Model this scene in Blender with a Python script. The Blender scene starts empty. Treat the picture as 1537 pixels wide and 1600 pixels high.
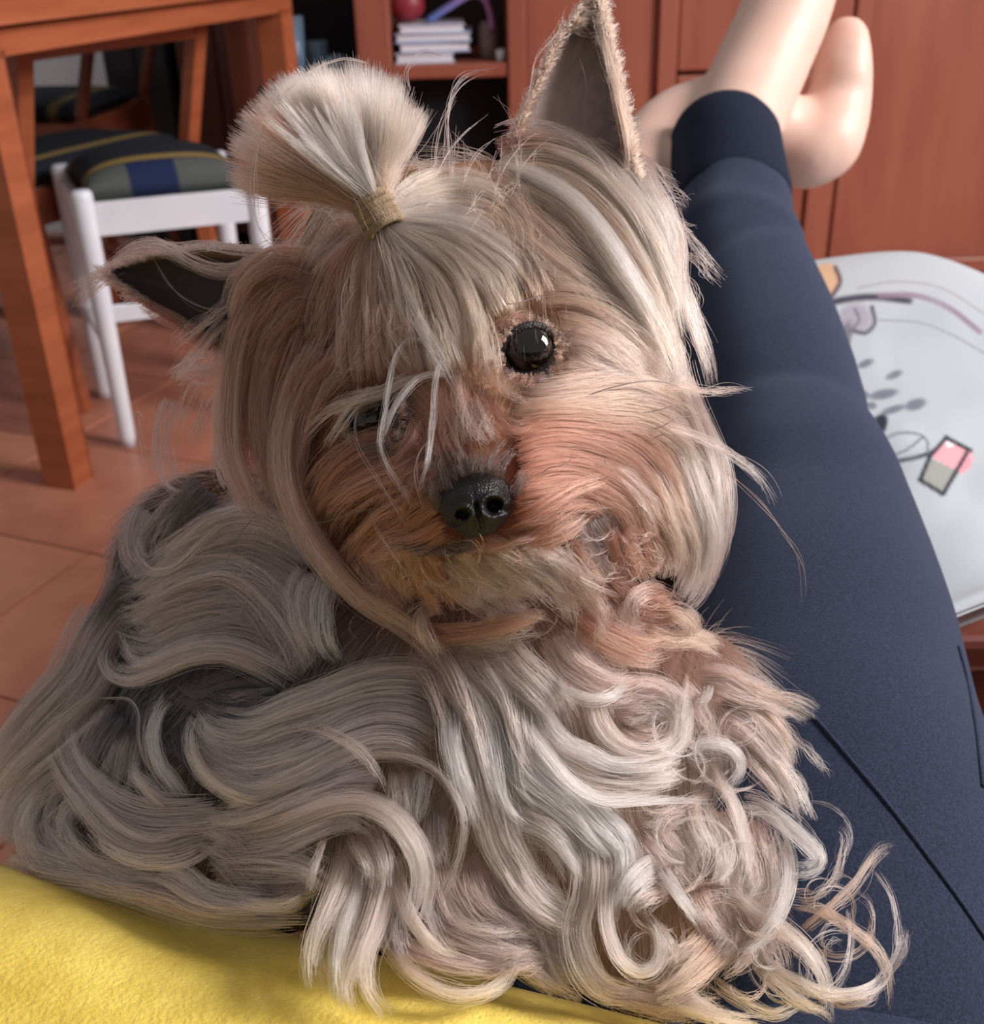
import bpy, bmesh, math, random
import numpy as np
from mathutils import Vector, Matrix
from mathutils.bvhtree import BVHTree

# ------------------------------------------------------------------ camera
scene = bpy.context.scene
COL = scene.collection
FPX = 1750.0                      # focal length in pixels of the 1537 x 1600 frame
CX, CY = 768.5, 800.0
CAM_H = 0.765
RM = np.array([[0.99958537, -0.02879403, 0.0],
               [-0.01332781, -0.46267529, 0.88642763],
               [-0.02552382, -0.88606009, -0.46286721]])   # camera (x right, y down, z forward) -> world
cam_data = bpy.data.cameras.new('camera')
cam = bpy.data.objects.new('camera', cam_data)
COL.objects.link(cam)
cam_data.sensor_fit = 'HORIZONTAL'
cam_data.sensor_width = 36.0
cam_data.lens = FPX / 1537.0 * 36.0
m = Matrix.Identity(4)
for r in range(3):
    m[r][0] = RM[r, 0]; m[r][1] = -RM[r, 1]; m[r][2] = -RM[r, 2]
m[2][3] = CAM_H
cam.matrix_world = m
cam_data.clip_start = 0.02
cam_data.dof.use_dof = True
cam_data.dof.focus_distance = 0.385
cam_data.dof.aperture_fstop = 17.0
scene.camera = cam

# ------------------------------------------------------------------ world, lights, exposure
world = bpy.data.worlds.new('world'); scene.world = world
world.use_nodes = True
bg = world.node_tree.nodes['Background']
bg.inputs[0].default_value = (1.0, 0.94, 0.915, 1)
bg.inputs[1].default_value = 0.36

def area_light(name, loc, target, sx, sy, power, color):
    ld = bpy.data.lights.new(name, 'AREA'); ld.shape = 'RECTANGLE'
    ld.size = sx; ld.size_y = sy; ld.energy = power; ld.color = color
    o = bpy.data.objects.new(name, ld); COL.objects.link(o)
    o.location = loc
    o.rotation_euler = (Vector(target) - Vector(loc)).to_track_quat('-Z', 'Y').to_euler()
    return o
area_light('window_daylight', (2.25, 0.34, 2.0), (0.0, 0.42, 0.45), 0.95, 1.25, 130.0, (1.0, 0.943, 0.928))
scene.cycles.max_bounces = 6
scene.cycles.transmission_bounces = 5
scene.cycles.glossy_bounces = 4
scene.cycles.diffuse_bounces = 3
scene.cycles.adaptive_threshold = 0.05

scene.view_settings.view_transform = 'Standard'
scene.view_settings.look = 'None'
scene.view_settings.gamma = 1.0
scene.view_settings.use_curve_mapping = False
scene.view_settings.exposure = 0.0

# ------------------------------------------------------------------ helpers
def W(px, py, d):
    """Point at depth d (metres along the view axis) seen at a pixel."""
    v = np.array([(px - CX) / FPX * d, (py - CY) / FPX * d, d])
    return RM @ v + np.array([0, 0, CAM_H])
def WA(px, py, d):
    v = np.stack([(px - CX) / FPX * d, (py - CY) / FPX * d, d], -1)
    return v @ RM.T + np.array([0, 0, CAM_H])
def project(P):
    v = (np.asarray(P) - np.array([0, 0, CAM_H])) @ RM
    return v[..., 0] / v[..., 2] * FPX + CX, v[..., 1] / v[..., 2] * FPX + CY, v[..., 2]
def s2l(c):
    c = np.asarray(c, float) / 255.0
    return np.where(c <= 0.04045, c / 12.92, ((c + 0.055) / 1.055) ** 2.4)
def rgba(c):
    l = s2l(c); return (float(l[0]), float(l[1]), float(l[2]), 1.0)

def tag(o, label, cat, group=None, kind=None):
    o['label'] = label; o['category'] = cat
    if group: o['group'] = group
    if kind: o['kind'] = kind
    return o
def empty(name, loc=(0, 0, 0)):
    o = bpy.data.objects.new(name, None); COL.objects.link(o); o.location = loc
    o.empty_display_size = 0.05
    return o
def link_mesh(name, me, mat=None, parent=None, smooth=False):
    o = bpy.data.objects.new(name, me); COL.objects.link(o)
    if mat: me.materials.append(mat)
    if smooth:
        me.polygons.foreach_set('use_smooth', [True] * len(me.polygons))
    if parent:
        o.parent = parent
        o.matrix_parent_inverse = Matrix.Translation(-parent.location)
    return o
def raw(name, verts, faces, mat=None, parent=None, smooth=False):
    me = bpy.data.meshes.new(name)
    me.from_pydata([tuple(map(float, v)) for v in verts], [], [tuple(f) for f in faces]); me.update()
    return link_mesh(name, me, mat, parent, smooth)
def bm_obj(name, bm, mat, parent=None, smooth=False):
    me = bpy.data.meshes.new(name); bm.to_mesh(me); bm.free()
    return link_mesh(name, me, mat, parent, smooth)
def frame_from(z, hint=(0, 0, 1)):
    z = Vector(z).normalized(); h = Vector(hint)
    if abs(z.dot(h.normalized())) > 0.98: h = Vector((0, 1, 0))
    x = h.cross(z).normalized(); y = z.cross(x)
    return x, y, z
def add_box(bm, c, half, ax=None, bevel=0.003, seg=2):
    """Box with centre c, half sizes, axes ax (3 unit vectors)."""
    g = bmesh.ops.create_cube(bm, size=2.0)
    vs = g['verts']
    ax = ax or (Vector((1, 0, 0)), Vector((0, 1, 0)), Vector((0, 0, 1)))
    for v in vs:
        v.co = Vector(c) + ax[0] * (v.co.x * half[0]) + ax[1] * (v.co.y * half[1]) + ax[2] * (v.co.z * half[2])
    if bevel > 0:
        es = list({e for v in vs for e in v.link_edges})
        bmesh.ops.bevel(bm, geom=es, offset=bevel, segments=seg, affect='EDGES', profile=0.5)
def box_obj(name, c, half, mat, parent=None, ax=None, bevel=0.003):
    bm = bmesh.new(); add_box(bm, c, half, ax, bevel)
    return bm_obj(name, bm, mat, parent)
def bar_obj(name, p0, p1, w, d, mat, parent=None, hint=(0, 0, 1), bevel=0.004):
    p0, p1 = Vector(p0), Vector(p1)
    x, y, z = frame_from(p1 - p0, hint)
    return box_obj(name, (p0 + p1) / 2, (w / 2, d / 2, (p1 - p0).length / 2), mat, parent, (x, y, z), bevel)
def catmull(P, n):
    P = np.asarray(P, float)
    if len(P) == 2:
        t = np.linspace(0, 1, n)[:, None]; return P[0] * (1 - t) + P[1] * t
    seg = np.linalg.norm(np.diff(P, axis=0), axis=1) ** 0.5 + 1e-9
    k = np.concatenate([[0], np.cumsum(seg)])
    ext = np.vstack([2 * P[0] - P[1], P, 2 * P[-1] - P[-2]])
    ke = np.concatenate([[-seg[0]], k, [k[-1] + seg[-1]]])
    t = np.linspace(0, k[-1], 6 * n)
    i = np.clip(np.searchsorted(k, t, side='right') - 1, 0, len(P) - 2)
    t0, t1, t2, t3 = ke[i], ke[i + 1], ke[i + 2], ke[i + 3]
    p0, p1, p2, p3 = ext[i], ext[i + 1], ext[i + 2], ext[i + 3]
    T = t[:, None]; t0, t1, t2, t3 = (q[:, None] for q in (t0, t1, t2, t3))
    A1 = (t1 - T) / (t1 - t0) * p0 + (T - t0) / (t1 - t0) * p1
    A2 = (t2 - T) / (t2 - t1) * p1 + (T - t1) / (t2 - t1) * p2
    A3 = (t3 - T) / (t3 - t2) * p2 + (T - t2) / (t3 - t2) * p3
    B1 = (t2 - T) / (t2 - t0) * A1 + (T - t0) / (t2 - t0) * A2
    B2 = (t3 - T) / (t3 - t1) * A2 + (T - t1) / (t3 - t1) * A3
    C = (t2 - T) / (t2 - t1) * B1 + (T - t1) / (t2 - t1) * B2
    s = np.concatenate([[0], np.cumsum(np.linalg.norm(np.diff(C[:, :2] if C.shape[1] > 3 else C, axis=0), axis=1))])
    u = np.linspace(0, s[-1], n)
    return np.stack([np.interp(u, s, C[:, j]) for j in range(C.shape[1])], 1)
def sweep(path, radii, nu=28, disp=None, flat=1.0, hint=(0, 0, 1), cap=True):
    """Tube along a path of world points; disp(i_frac, angle) scales the radius."""
    path = np.asarray(path, float); n = len(path)
    T = np.gradient(path, axis=0); T /= np.linalg.norm(T, axis=1)[:, None]
    ref = np.asarray(hint, float); verts = []; faces = []
    for i in range(n):
        x = np.cross(ref, T[i]); x /= np.linalg.norm(x); y = np.cross(T[i], x)
        for j in range(nu):
            a = 2 * math.pi * j / nu
            r = radii[i] * (disp(i / (n - 1), a) if disp else 1.0)
            verts.append(path[i] + x * math.cos(a) * r + y * math.sin(a) * r * flat)
    for i in range(n - 1):
        for j in range(nu):
            k = (j + 1) % nu
            faces.append((i * nu + j, i * nu + k, (i + 1) * nu + k, (i + 1) * nu + j))
    if cap:
        faces.append(tuple(range(nu - 1, -1, -1))); faces.append(tuple((n - 1) * nu + j for j in range(nu)))
    return verts, faces
def tube_obj(name, pts, r, mat, parent=None, n=24, nu=8):
    P = catmull(pts, n)
    R = np.full(n, r) if np.isscalar(r) else np.interp(np.linspace(0, 1, n), np.linspace(0, 1, len(r)), r)
    v, f = sweep(P, R, nu); return raw(name, v, f, mat, parent, True)
def revolve_obj(name, base, prof, mat, parent=None, nu=28, axis=(0, 0, 1)):
    x, y, z = frame_from(axis); verts = []; faces = []
    for r, h in prof:
        for j in range(nu):
            a = 2 * math.pi * j / nu
            verts.append(Vector(base) + x * (r * math.cos(a)) + y * (r * math.sin(a)) + z * h)
    n = len(prof)
    for i in range(n - 1):
        for j in range(nu):
            k = (j + 1) % nu
            faces.append((i * nu + j, i * nu + k, (i + 1) * nu + k, (i + 1) * nu + j))
    faces.append(tuple(range(nu - 1, -1, -1))); faces.append(tuple((n - 1) * nu + j for j in range(nu)))
    return raw(name, verts, faces, mat, parent, True)
def remeshed(name, verts, faces, voxel, smooth_it, mat, parent=None):
    """Union of overlapping closed shells as one continuous surface."""
    me = bpy.data.meshes.new(name + '_src'); me.from_pydata([tuple(map(float, v)) for v in verts], [], [tuple(f) for f in faces])
    o = bpy.data.objects.new(name + '_src', me); COL.objects.link(o)
    md = o.modifiers.new('r', 'REMESH'); md.mode = 'VOXEL'; md.voxel_size = voxel
    sm = o.modifiers.new('s', 'SMOOTH'); sm.iterations = smooth_it; sm.factor = 0.5
    dg = bpy.context.evaluated_depsgraph_get(); dg.update()
    out = bpy.data.meshes.new_from_object(o.evaluated_get(dg)); out.name = name
    bpy.data.objects.remove(o); bpy.data.meshes.remove(me)
    return link_mesh(name, out, mat, parent, True)
def ball(c, r, seg=20, ring=12, sc=(1, 1, 1), ax=None):
    vs = []; fs = []
    ax = ax or np.eye(3)
    for i in range(ring + 1):
        th = math.pi * i / ring
        for j in range(seg):
            ph = 2 * math.pi * j / seg
            q = np.array([math.sin(th) * math.cos(ph) * sc[0], math.sin(th) * math.sin(ph) * sc[1], math.cos(th) * sc[2]]) * r
            vs.append(np.asarray(c) + q @ ax)
    for i in range(ring):
        for j in range(seg):
            k = (j + 1) % seg
            fs.append((i * seg + j, (i + 1) * seg + j, (i + 1) * seg + k, i * seg + k))
    return vs, fs
def merge_shells(shells):
    V = []; F = []
    for v, f in shells:
        b = len(V); V += list(v); F += [tuple(i + b for i in q) for q in f]
    return V, F

# ------------------------------------------------------------------ materials
def mat_base(name):
    mt = bpy.data.materials.new(name); mt.use_nodes = True
    nt = mt.node_tree; b = nt.nodes['Principled BSDF']
    return mt, nt, b
def set_in(b, **k):
    for n, v in k.items():
        b.inputs[n.replace('_', ' ')].default_value = v
def noise_mat(name, c0, c1, scale=8.0, stretch=(1, 1, 1), rough=0.5, bump=0.0, bump_scale=None, detail=4.0, spec=0.5, sheen=0.0, coord='Object'):
    mt, nt, b = mat_base(name); N = nt.nodes; L = nt.links
    tc = N.new('ShaderNodeTexCoord'); mp = N.new('ShaderNodeMapping'); mp.inputs['Scale'].default_value = stretch
    L.new(tc.outputs[coord], mp.inputs['Vector'])
    nz = N.new('ShaderNodeTexNoise'); nz.inputs['Scale'].default_value = scale; nz.inputs['Detail'].default_value = detail
    L.new(mp.outputs['Vector'], nz.inputs['Vector'])
    cr = N.new('ShaderNodeValToRGB'); cr.color_ramp.elements[0].position = 0.3; cr.color_ramp.elements[1].position = 0.72
    cr.color_ramp.elements[0].color = rgba(c0); cr.color_ramp.elements[1].color = rgba(c1)
    L.new(nz.outputs['Fac'], cr.inputs['Fac']); L.new(cr.outputs['Color'], b.inputs['Base Color'])
    b.inputs['Roughness'].default_value = rough; b.inputs['Specular IOR Level'].default_value = spec
    if sheen: b.inputs['Sheen Weight'].default_value = sheen; b.inputs['Sheen Roughness'].default_value = 0.4
    if bump:
        n2 = N.new('ShaderNodeTexNoise'); n2.inputs['Scale'].default_value = bump_scale or scale * 6; n2.inputs['Detail'].default_value = 3
        L.new(mp.outputs['Vector'], n2.inputs['Vector'])
        bp = N.new('ShaderNodeBump'); bp.inputs['Strength'].default_value = bump; bp.inputs['Distance'].default_value = 0.002
        L.new(n2.outputs['Fac'], bp.inputs['Height']); L.new(bp.outputs['Normal'], b.inputs['Normal'])
    return mt
def attr_mat(name, attr='col', rough=0.7, spec=0.3, bump=0.0, bump_scale=600.0, sheen=0.0):
    mt, nt, b = mat_base(name); N = nt.nodes; L = nt.links
    a = N.new('ShaderNodeAttribute'); a.attribute_name = attr
    L.new(a.outputs['Color'], b.inputs['Base Color'])
    b.inputs['Roughness'].default_value = rough; b.inputs['Specular IOR Level'].default_value = spec
    if sheen: b.inputs['Sheen Weight'].default_value = sheen
    if bump:
        tc = N.new('ShaderNodeTexCoord')
        n2 = N.new('ShaderNodeTexNoise'); n2.inputs['Scale'].default_value = bump_scale; L.new(tc.outputs['Object'], n2.inputs['Vector'])
        bp = N.new('ShaderNodeBump'); bp.inputs['Strength'].default_value = bump; bp.inputs['Distance'].default_value = 0.001
        L.new(n2.outputs['Fac'], bp.inputs['Height']); L.new(bp.outputs['Normal'], b.inputs['Normal'])
    return mt
def plain(name, c, rough=0.5, spec=0.5, metal=0.0):
    mt, nt, b = mat_base(name)
    b.inputs['Base Color'].default_value = rgba(c); b.inputs['Roughness'].default_value = rough
    b.inputs['Specular IOR Level'].default_value = spec; b.inputs['Metallic'].default_value = metal
    return mt
def set_colors(o, cols):
    at = o.data.color_attributes.new('col', 'FLOAT_COLOR', 'POINT')
    c = np.ones((len(o.data.vertices), 4), np.float32); c[:, :3] = cols
    at.data.foreach_set('color', c.ravel())
def mesh_co(o):
    n = len(o.data.vertices); a = np.empty(n * 3, np.float32); o.data.vertices.foreach_get('co', a)
    return a.reshape(n, 3).astype(float)

M_WOOD_ORANGE = noise_mat('orange_wood', (150, 80, 48), (170, 96, 62), 6, (1, 1, 9), 0.42, coord='Object')
M_WOOD_DARK = noise_mat('brown_chair_wood', (104, 52, 32), (128, 66, 42), 6, (1, 1, 9), 0.4)
M_WOOD_CAB = noise_mat('cabinet_wood', (136, 74, 57), (154, 90, 71), 5, (3, 3, 0.5), 0.38)
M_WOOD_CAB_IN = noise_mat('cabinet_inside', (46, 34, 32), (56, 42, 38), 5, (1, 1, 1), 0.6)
M_DARK = plain('dark_recess', (24, 24, 30), 0.7, 0.2)  # near black; also stands for shade in shelf recess and table gap
M_WHITE = noise_mat('white_paint', (214, 218, 228), (226, 229, 236), 12, rough=0.4)
M_TILE = noise_mat('terracotta_tile', (178, 116, 94), (196, 132, 108), 5, rough=0.34, detail=6, coord='Generated')
M_TILE2 = noise_mat('terracotta_tile_dark', (170, 108, 88), (188, 124, 102), 5, rough=0.34, detail=6, coord='Generated')
M_GROUT = noise_mat('grout', (104, 66, 56), (118, 76, 64), 40, rough=0.8)
M_WALL = noise_mat('wall_paint', (228, 236, 247), (234, 241, 250), 3, rough=0.8)
# ================================================================== the room
floor = box_obj('floor', (0.6, 1.2, -0.012), (3.2, 3.4, 0.008), M_GROUT, bevel=0)
floor['kind'] = 'structure'
TS = 0.3045
da = Vector((-0.39, -0.92, 0)).normalized(); db = Vector((-0.92, 0.39, 0)).normalized()
t0 = Vector((-0.566, 1.374, 0))
bm = bmesh.new(); add_box(bm, (0, 0, 0), (TS / 2 - 0.0028, TS / 2 - 0.0028, 0.004), (da, db, Vector((0, 0, 1))), 0.0012, 1)
tile_meshes = []
for mt in (M_TILE, M_TILE2):
    me = bpy.data.meshes.new('tile'); bm.to_mesh(me); me.materials.append(mt); tile_meshes.append(me)
bm.free()
rnd = random.Random(4)
for i in range(-12, 12):
    for j in range(-14, 12):
        c = t0 + da * ((i + 0.5) * TS) + db * ((j + 0.5) * TS)
        if not (-2.3 < c.x < 2.2 and 0.2 < c.y < 3.2): continue
        o = bpy.data.objects.new('tile', rnd.choice(tile_meshes)); COL.objects.link(o)
        o.parent = floor; o.location = (c.x, c.y, -0.003 + rnd.uniform(-0.0004, 0.0004))
wall = box_obj('wall_back', (0.4, 3.36, 1.25), (3.2, 0.04, 1.27), M_WALL, bevel=0)
wall['kind'] = 'structure'

# ---- cabinet wall unit along the back
CY0 = 2.5
unit = empty('wall_unit', (0.4, CY0, 0))
def ub(name, x0, x1, z0, z1, y0=0.0, depth=0.02, mat=M_WOOD_CAB, parent=unit, bevel=0.004):
    return box_obj(name, ((x0 + x1) / 2, CY0 + y0 + depth / 2, (z0 + z1) / 2), ((x1 - x0) / 2, depth / 2, (z1 - z0) / 2), mat, parent, None, bevel)
ub('post', -0.252, -0.182, 0.03, 1.2, 0, 0.4); ub('post', 0.060, 0.098, 0.03, 1.2, -0.006, 0.4)
ub('post', 0.372, 0.412, 0.03, 1.2, -0.006, 0.4); ub('post', 0.712, 0.770, 0.03, 1.2, -0.004, 0.4)
ub('post', -0.52, -0.47, 0.03, 1.2, 0, 0.4); ub('post', 1.52, 1.57, 0.03, 1.2, 0, 0.4)
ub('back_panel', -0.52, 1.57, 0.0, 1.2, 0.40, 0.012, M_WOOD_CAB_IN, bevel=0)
ub('plinth', -0.52, 1.57, 0.0, 0.03, 0.012, 0.37)
ub('shelf', -0.182, 0.060, 0.486, 0.514, 0.0, 0.39)
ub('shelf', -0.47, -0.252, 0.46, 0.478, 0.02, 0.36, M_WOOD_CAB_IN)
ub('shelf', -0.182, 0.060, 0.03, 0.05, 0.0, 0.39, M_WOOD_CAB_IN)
ub('recess_shade_panel', -0.182, 0.060, 0.05, 0.486, 0.10, 0.02, M_DARK, bevel=0)  # near-black panel put in as the shade of the open recess
# panelled doors: stiles, rails and a recessed panel each
def door(x0, x1, z0, z1, st=0.05, knob=None):
    d = ub('door', x0 + st - 0.004, x1 - st + 0.004, z0 + st - 0.004, z1 - st + 0.004, 0.012, 0.012)
    for a, b, c, e in ((x0, x0 + st, z0, z1), (x1 - st, x1, z0, z1), (x0 + st, x1 - st, z0, z0 + st), (x0 + st, x1 - st, z1 - st, z1)):
        o = box_obj('door_frame', ((a + b) / 2, CY0 + 0.008, (c + e) / 2), ((b - a) / 2, 0.012, (e - c) / 2), M_WOOD_CAB, None, None, 0.005)
        o.parent = d; 
    return d
ub('flat_panel', 0.098, 0.372, 0.03, 1.2, 0.012, 0.014)
ub('flat_panel', 0.415, 0.709, 0.485, 1.2, 0.008, 0.014, bevel=0.006)
ub('drawer_front', 0.415, 0.709, 0.05, 0.478, 0.006, 0.016, bevel=0.006)
door(0.775, 1.51, 0.04, 1.2, 0.035)
gd = ub('glass_door', -0.466, -0.256, 0.06, 1.15, 0.004, 0.005, bevel=0)
mt, nt, b = mat_base('cabinet_glass'); set_in(b, Base_Color=(0.75, 0.8, 0.85, 1), Roughness=0.03, Transmission_Weight=1.0, IOR=1.05)
gd.data.materials.clear(); gd.data.materials.append(mt)
tag(unit, 'reddish brown wooden wall unit with glass door, open shelf and panelled doors', 'cabinet')

# things on the open shelf
ZS = 0.514
def book(x0, x1, z0, z1, c, label, rz=0.0, y=2.53, dy=0.17):
    cx, hx = (x0 + x1) / 2, (x1 - x0) / 2
    a = (Vector((math.cos(rz), math.sin(rz), 0)), Vector((-math.sin(rz), math.cos(rz), 0)), Vector((0, 0, 1)))
    r = empty('book', (cx, y + dy / 2, z0))
    th = min(0.003, (z1 - z0) * 0.16)
    cov = plain('book_cover', c, 0.5); pg = noise_mat('book_pages', (205, 205, 215), (224, 224, 232), 60, (0.1, 0.1, 6), 0.8)
    box_obj('page_block', (cx, y + dy / 2, (z0 + z1) / 2), (hx - 0.004, dy / 2 - 0.003, (z1 - z0) / 2 - th), pg, r, a, 0.001)
    for zz in (z0 + th / 2, z1 - th / 2):
        box_obj('cover', (cx, y + dy / 2, zz), (hx, dy / 2, th / 2), cov, r, a, 0.0006)
    return tag(r, label, 'book', 'papers and books on the open shelf')
book(-0.176, -0.052, ZS, ZS + 0.020, (212, 210, 220), 'white book at the bottom of the shelf stack')
book(-0.172, -0.022, ZS + 0.020, ZS + 0.040, (150, 155, 190), 'lilac blue book second from the bottom of the shelf stack', 0.06)
book(-0.172, -0.014, ZS + 0.040, ZS + 0.058, (172, 178, 208), 'pale blue book third from the bottom of the shelf stack', -0.03)
book(-0.168, -0.030, ZS + 0.058, ZS + 0.074, (196, 196, 212), 'pale grey book on top of the shelf stack', 0.03)
v, f = ball((-0.148, 2.60, ZS + 0.074 + 0.036), 0.037, 24, 16, (1.0, 0.9, 0.96))
o = raw('ball', v, f, noise_mat('red_rubber', (122, 34, 44), (140, 44, 54), 20, rough=0.45), None, True)
tag(o, 'dark red ball resting on the stacked books', 'ball')
P = catmull([(-0.105, 2.57, ZS + 0.080), (-0.06, 2.57, ZS + 0.105), (-0.01, 2.57, ZS + 0.128), (0.012, 2.57, ZS + 0.122), (0.026, 2.57, ZS + 0.092), (0.030, 2.57, ZS + 0.06)], 30)
v, f = sweep(P, np.full(30, 0.007), 10, flat=2.6, hint=(0, 1, 0.2))
o = raw('strap', v, f, None, None, True)
bc = np.clip((P[:, 0] + 0.1) / 0.12, 0, 1)[:, None] * (s2l((158, 110, 160)) - s2l((90, 120, 190))) + s2l((90, 120, 190))
set_colors(o, np.repeat(bc, 10, 0)); o.data.materials.append(attr_mat('strap_cloth', rough=0.7))
tag(o, 'blue to mauve fabric strap arching over the stacked books', 'strap')
revolve_obj('jar_body', (0.022, 2.60, ZS), [(0.018, 0), (0.021, 0.004), (0.021, 0.06), (0.017, 0.070), (0.017, 0.074), (0.012, 0.074), (0.012, 0.01)], noise_mat('stoneware', (112, 98, 92), (138, 122, 112), 30, rough=0.6), None)
jar = bpy.data.objects['jar_body']; jar.name = 'jar'
tag(jar, 'beige stoneware jar on the shelf beside the books', 'jar')
o = revolve_obj('cup', (0.046, 2.535, ZS), [(0.008, 0), (0.009, 0.002), (0.0105, 0.022), (0.009, 0.022), (0.0078, 0.004)], M_WHITE)
tag(o, 'tiny white cup on the shelf in front of the beige jar', 'cup')
mg, nt, b = mat_base('blue_glass'); set_in(b, Base_Color=(0.45, 0.62, 0.78, 1), Roughness=0.12, Transmission_Weight=0.25, Specular_IOR_Level=0.9)
for k, (x, y, h, lab) in enumerate(((-0.395, 2.60, 0.13, 'tall pale blue drinking glass behind the cabinet glass'), (-0.355, 2.66, 0.075, 'short pale blue tumbler behind the cabinet glass'), (-0.31, 2.60, 0.05, 'small blue glass dish behind the cabinet glass'))):
    o = revolve_obj('drinking_glass', (x, y, 0.478), [(0.018, 0), (0.02, 0.004), (0.025, h), (0.023, h), (0.018, 0.008)], mg)
    tag(o, lab, 'glass', 'glassware in the cabinet')

# ---- dark cabinet and side board by the back wall, seen under the table
dk = empty('dark_cabinet', (-0.86, 3.12, 0))
ch = noise_mat('charcoal_front', (40, 42, 48), (48, 50, 56), 6, rough=0.5)
box_obj('body', (-0.855, 3.15, 0.5), (0.082, 0.14, 0.5), ch, dk)
for k in (0, 1):
    d = box_obj('door', (-0.895 + 0.08 * k, 3.004, 0.5), (0.038, 0.006, 0.47), ch, dk)
    h = bar_obj('handle', (-0.867 + 0.024 * k, 2.99, 0.55), (-0.867 + 0.024 * k, 2.99, 0.65), 0.008, 0.008, M_DARK, None); h.parent = d
tag(dk, 'charcoal grey cabinet against the wall behind the dining table', 'cabinet')
sb = empty('sideboard', (-0.65, 3.1, 0))
sw = noise_mat('sideboard_wood', (92, 54, 44), (108, 66, 54), 6, (1, 1, 8), 0.5)
box_obj('body', (-0.648, 3.14, 0.42), (0.100, 0.15, 0.36), sw, sb)
box_obj('top', (-0.648, 3.13, 0.79), (0.108, 0.165, 0.012), sw, sb)
for x in (-0.725, -0.57):
    bar_obj('leg', (x, 3.02, 0), (x, 3.02, 0.065), 0.04, 0.04, sw, sb)
    bar_obj('leg', (x, 3.26, 0), (x, 3.26, 0.065), 0.04, 0.04, sw, sb)
for x in (-0.697, -0.599):
    box_obj('door', (x, 2.985, 0.42), (0.047, 0.007, 0.34), sw, sb)
tag(sb, 'brown wooden sideboard against the back wall behind the dining table', 'sideboard')

# ---- dining table
tb = empty('dining_table', (-0.62, 1.95, 0))
u = Vector((0.315, 0.949, 0)).normalized(); n = Vector((u.y, -u.x, 0))     # along the near side, outwards
A = Vector((-0.668, 1.606, 0)); Lx = 0.85; Dp = 0.90
zz = Vector((0, 0, 1))
for p in (A, A + u * Lx, A - n * Dp, A + u * Lx - n * Dp):
    box_obj('leg', p + zz * 0.316, (0.024, 0.024, 0.316), M_WOOD_ORANGE, tb, (u, n, zz), 0.004)
mid = A + u * Lx / 2
box_obj('apron', mid + n * 0.014 + zz * 0.645, (Lx / 2 + 0.026, 0.010, 0.017), M_WOOD_ORANGE, tb, (u, n, zz), 0.003)
box_obj('apron', mid - n * (Dp + 0.014) + zz * 0.645, (Lx / 2 + 0.026, 0.010, 0.017), M_WOOD_ORANGE, tb, (u, n, zz), 0.003)
for s in (-0.014, Lx + 0.014):
    box_obj('apron', A + u * s - n * Dp / 2 + zz * 0.645, (0.010, Dp / 2, 0.017), M_WOOD_ORANGE, tb, (u, n, zz), 0.003)
box_obj('table_top', mid - n * Dp / 2 + zz * 0.6835, (Lx / 2 + 0.04, Dp / 2 + 0.042, 0.0165), M_WOOD_ORANGE, tb, (u, n, zz), 0.004)
box_obj('gap_shade_strip', mid - n * Dp / 2 + zz * 0.6645, (Lx / 2 + 0.02, Dp / 2 + 0.018, 0.003), M_DARK, tb, (u, n, zz), 0)  # near-black board put in as the shade between top and apron
tag(tb, 'orange brown wooden dining table with square legs', 'table')

# ---- plaid
def plaid(U, V):
    base = np.tile(s2l((26, 31, 40)), (len(U), 1))
    def put(mask, c): base[mask] = s2l(c)
    put((V < -.70) & (np.abs(((U * .8 + .12) % 1) - 0.5) < 0.36), (78, 82, 80)); put((V < -.70) & (np.abs(((U * .8 + .62) % 1) - 0.5) < 0.22), (24, 36, 72))
    put((np.abs(V + .62) < .07) | (np.abs(V - .72) < .06), (132, 110, 64))
    return base
def pillow(name, c, hx, hy, hz, ax, mat, parent=None, n=44, power=2.6, col=None, edge=0.25):
    """Soft cushion: two bulged skins meeting in a seam."""
    s = np.linspace(-1, 1, n); U, V = np.meshgrid(s, s, indexing='ij'); U = U.ravel(); V = V.ravel()
    k = (1 - np.abs(U) ** power) * (1 - np.abs(V) ** power); h = edge * 0.12 + np.clip(k, 0, 1) ** 0.42
    pin = 1 - 0.05 * (1 - np.abs(U) ** 2) * np.abs(V) ** 4
    pin2 = 1 - 0.05 * (1 - np.abs(V) ** 2) * np.abs(U) ** 4
    ax = np.array([list(a) for a in ax])
    vs = []; fs = []
    for sg in (1, -1):
        b = len(vs)
        P = np.array(c) + np.outer(U * hx * pin2, ax[0]) + np.outer(V * hy * pin, ax[1]) + np.outer(sg * h * hz, ax[2])
        vs += list(P)
        for i in range(n - 1):
            for j in range(n - 1):
                q = (b + i * n + j, b + (i + 1) * n + j, b + (i + 1) * n + j + 1, b + i * n + j + 1)
                fs.append(q if sg > 0 else q[::-1])
    rim = [i * n for i in range(n)] + [(n - 1) * n + j for j in range(1, n)] + [i * n + n - 1 for i in range(n - 2, -1, -1)] + [j for j in range(n - 2, 0, -1)]
    N = n * n
    for a, b in zip(rim, rim[1:] + rim[:1]):
        fs.append((a, b, b + N, a + N))
    o = raw(name, vs, fs, mat, parent, True)
    if col is not None: set_colors(o, np.vstack([col(U, V), col(U, V)]))
    return o
M_PLAID = attr_mat('plaid_cloth', rough=0.85, bump=0.15, bump_scale=900)

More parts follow.
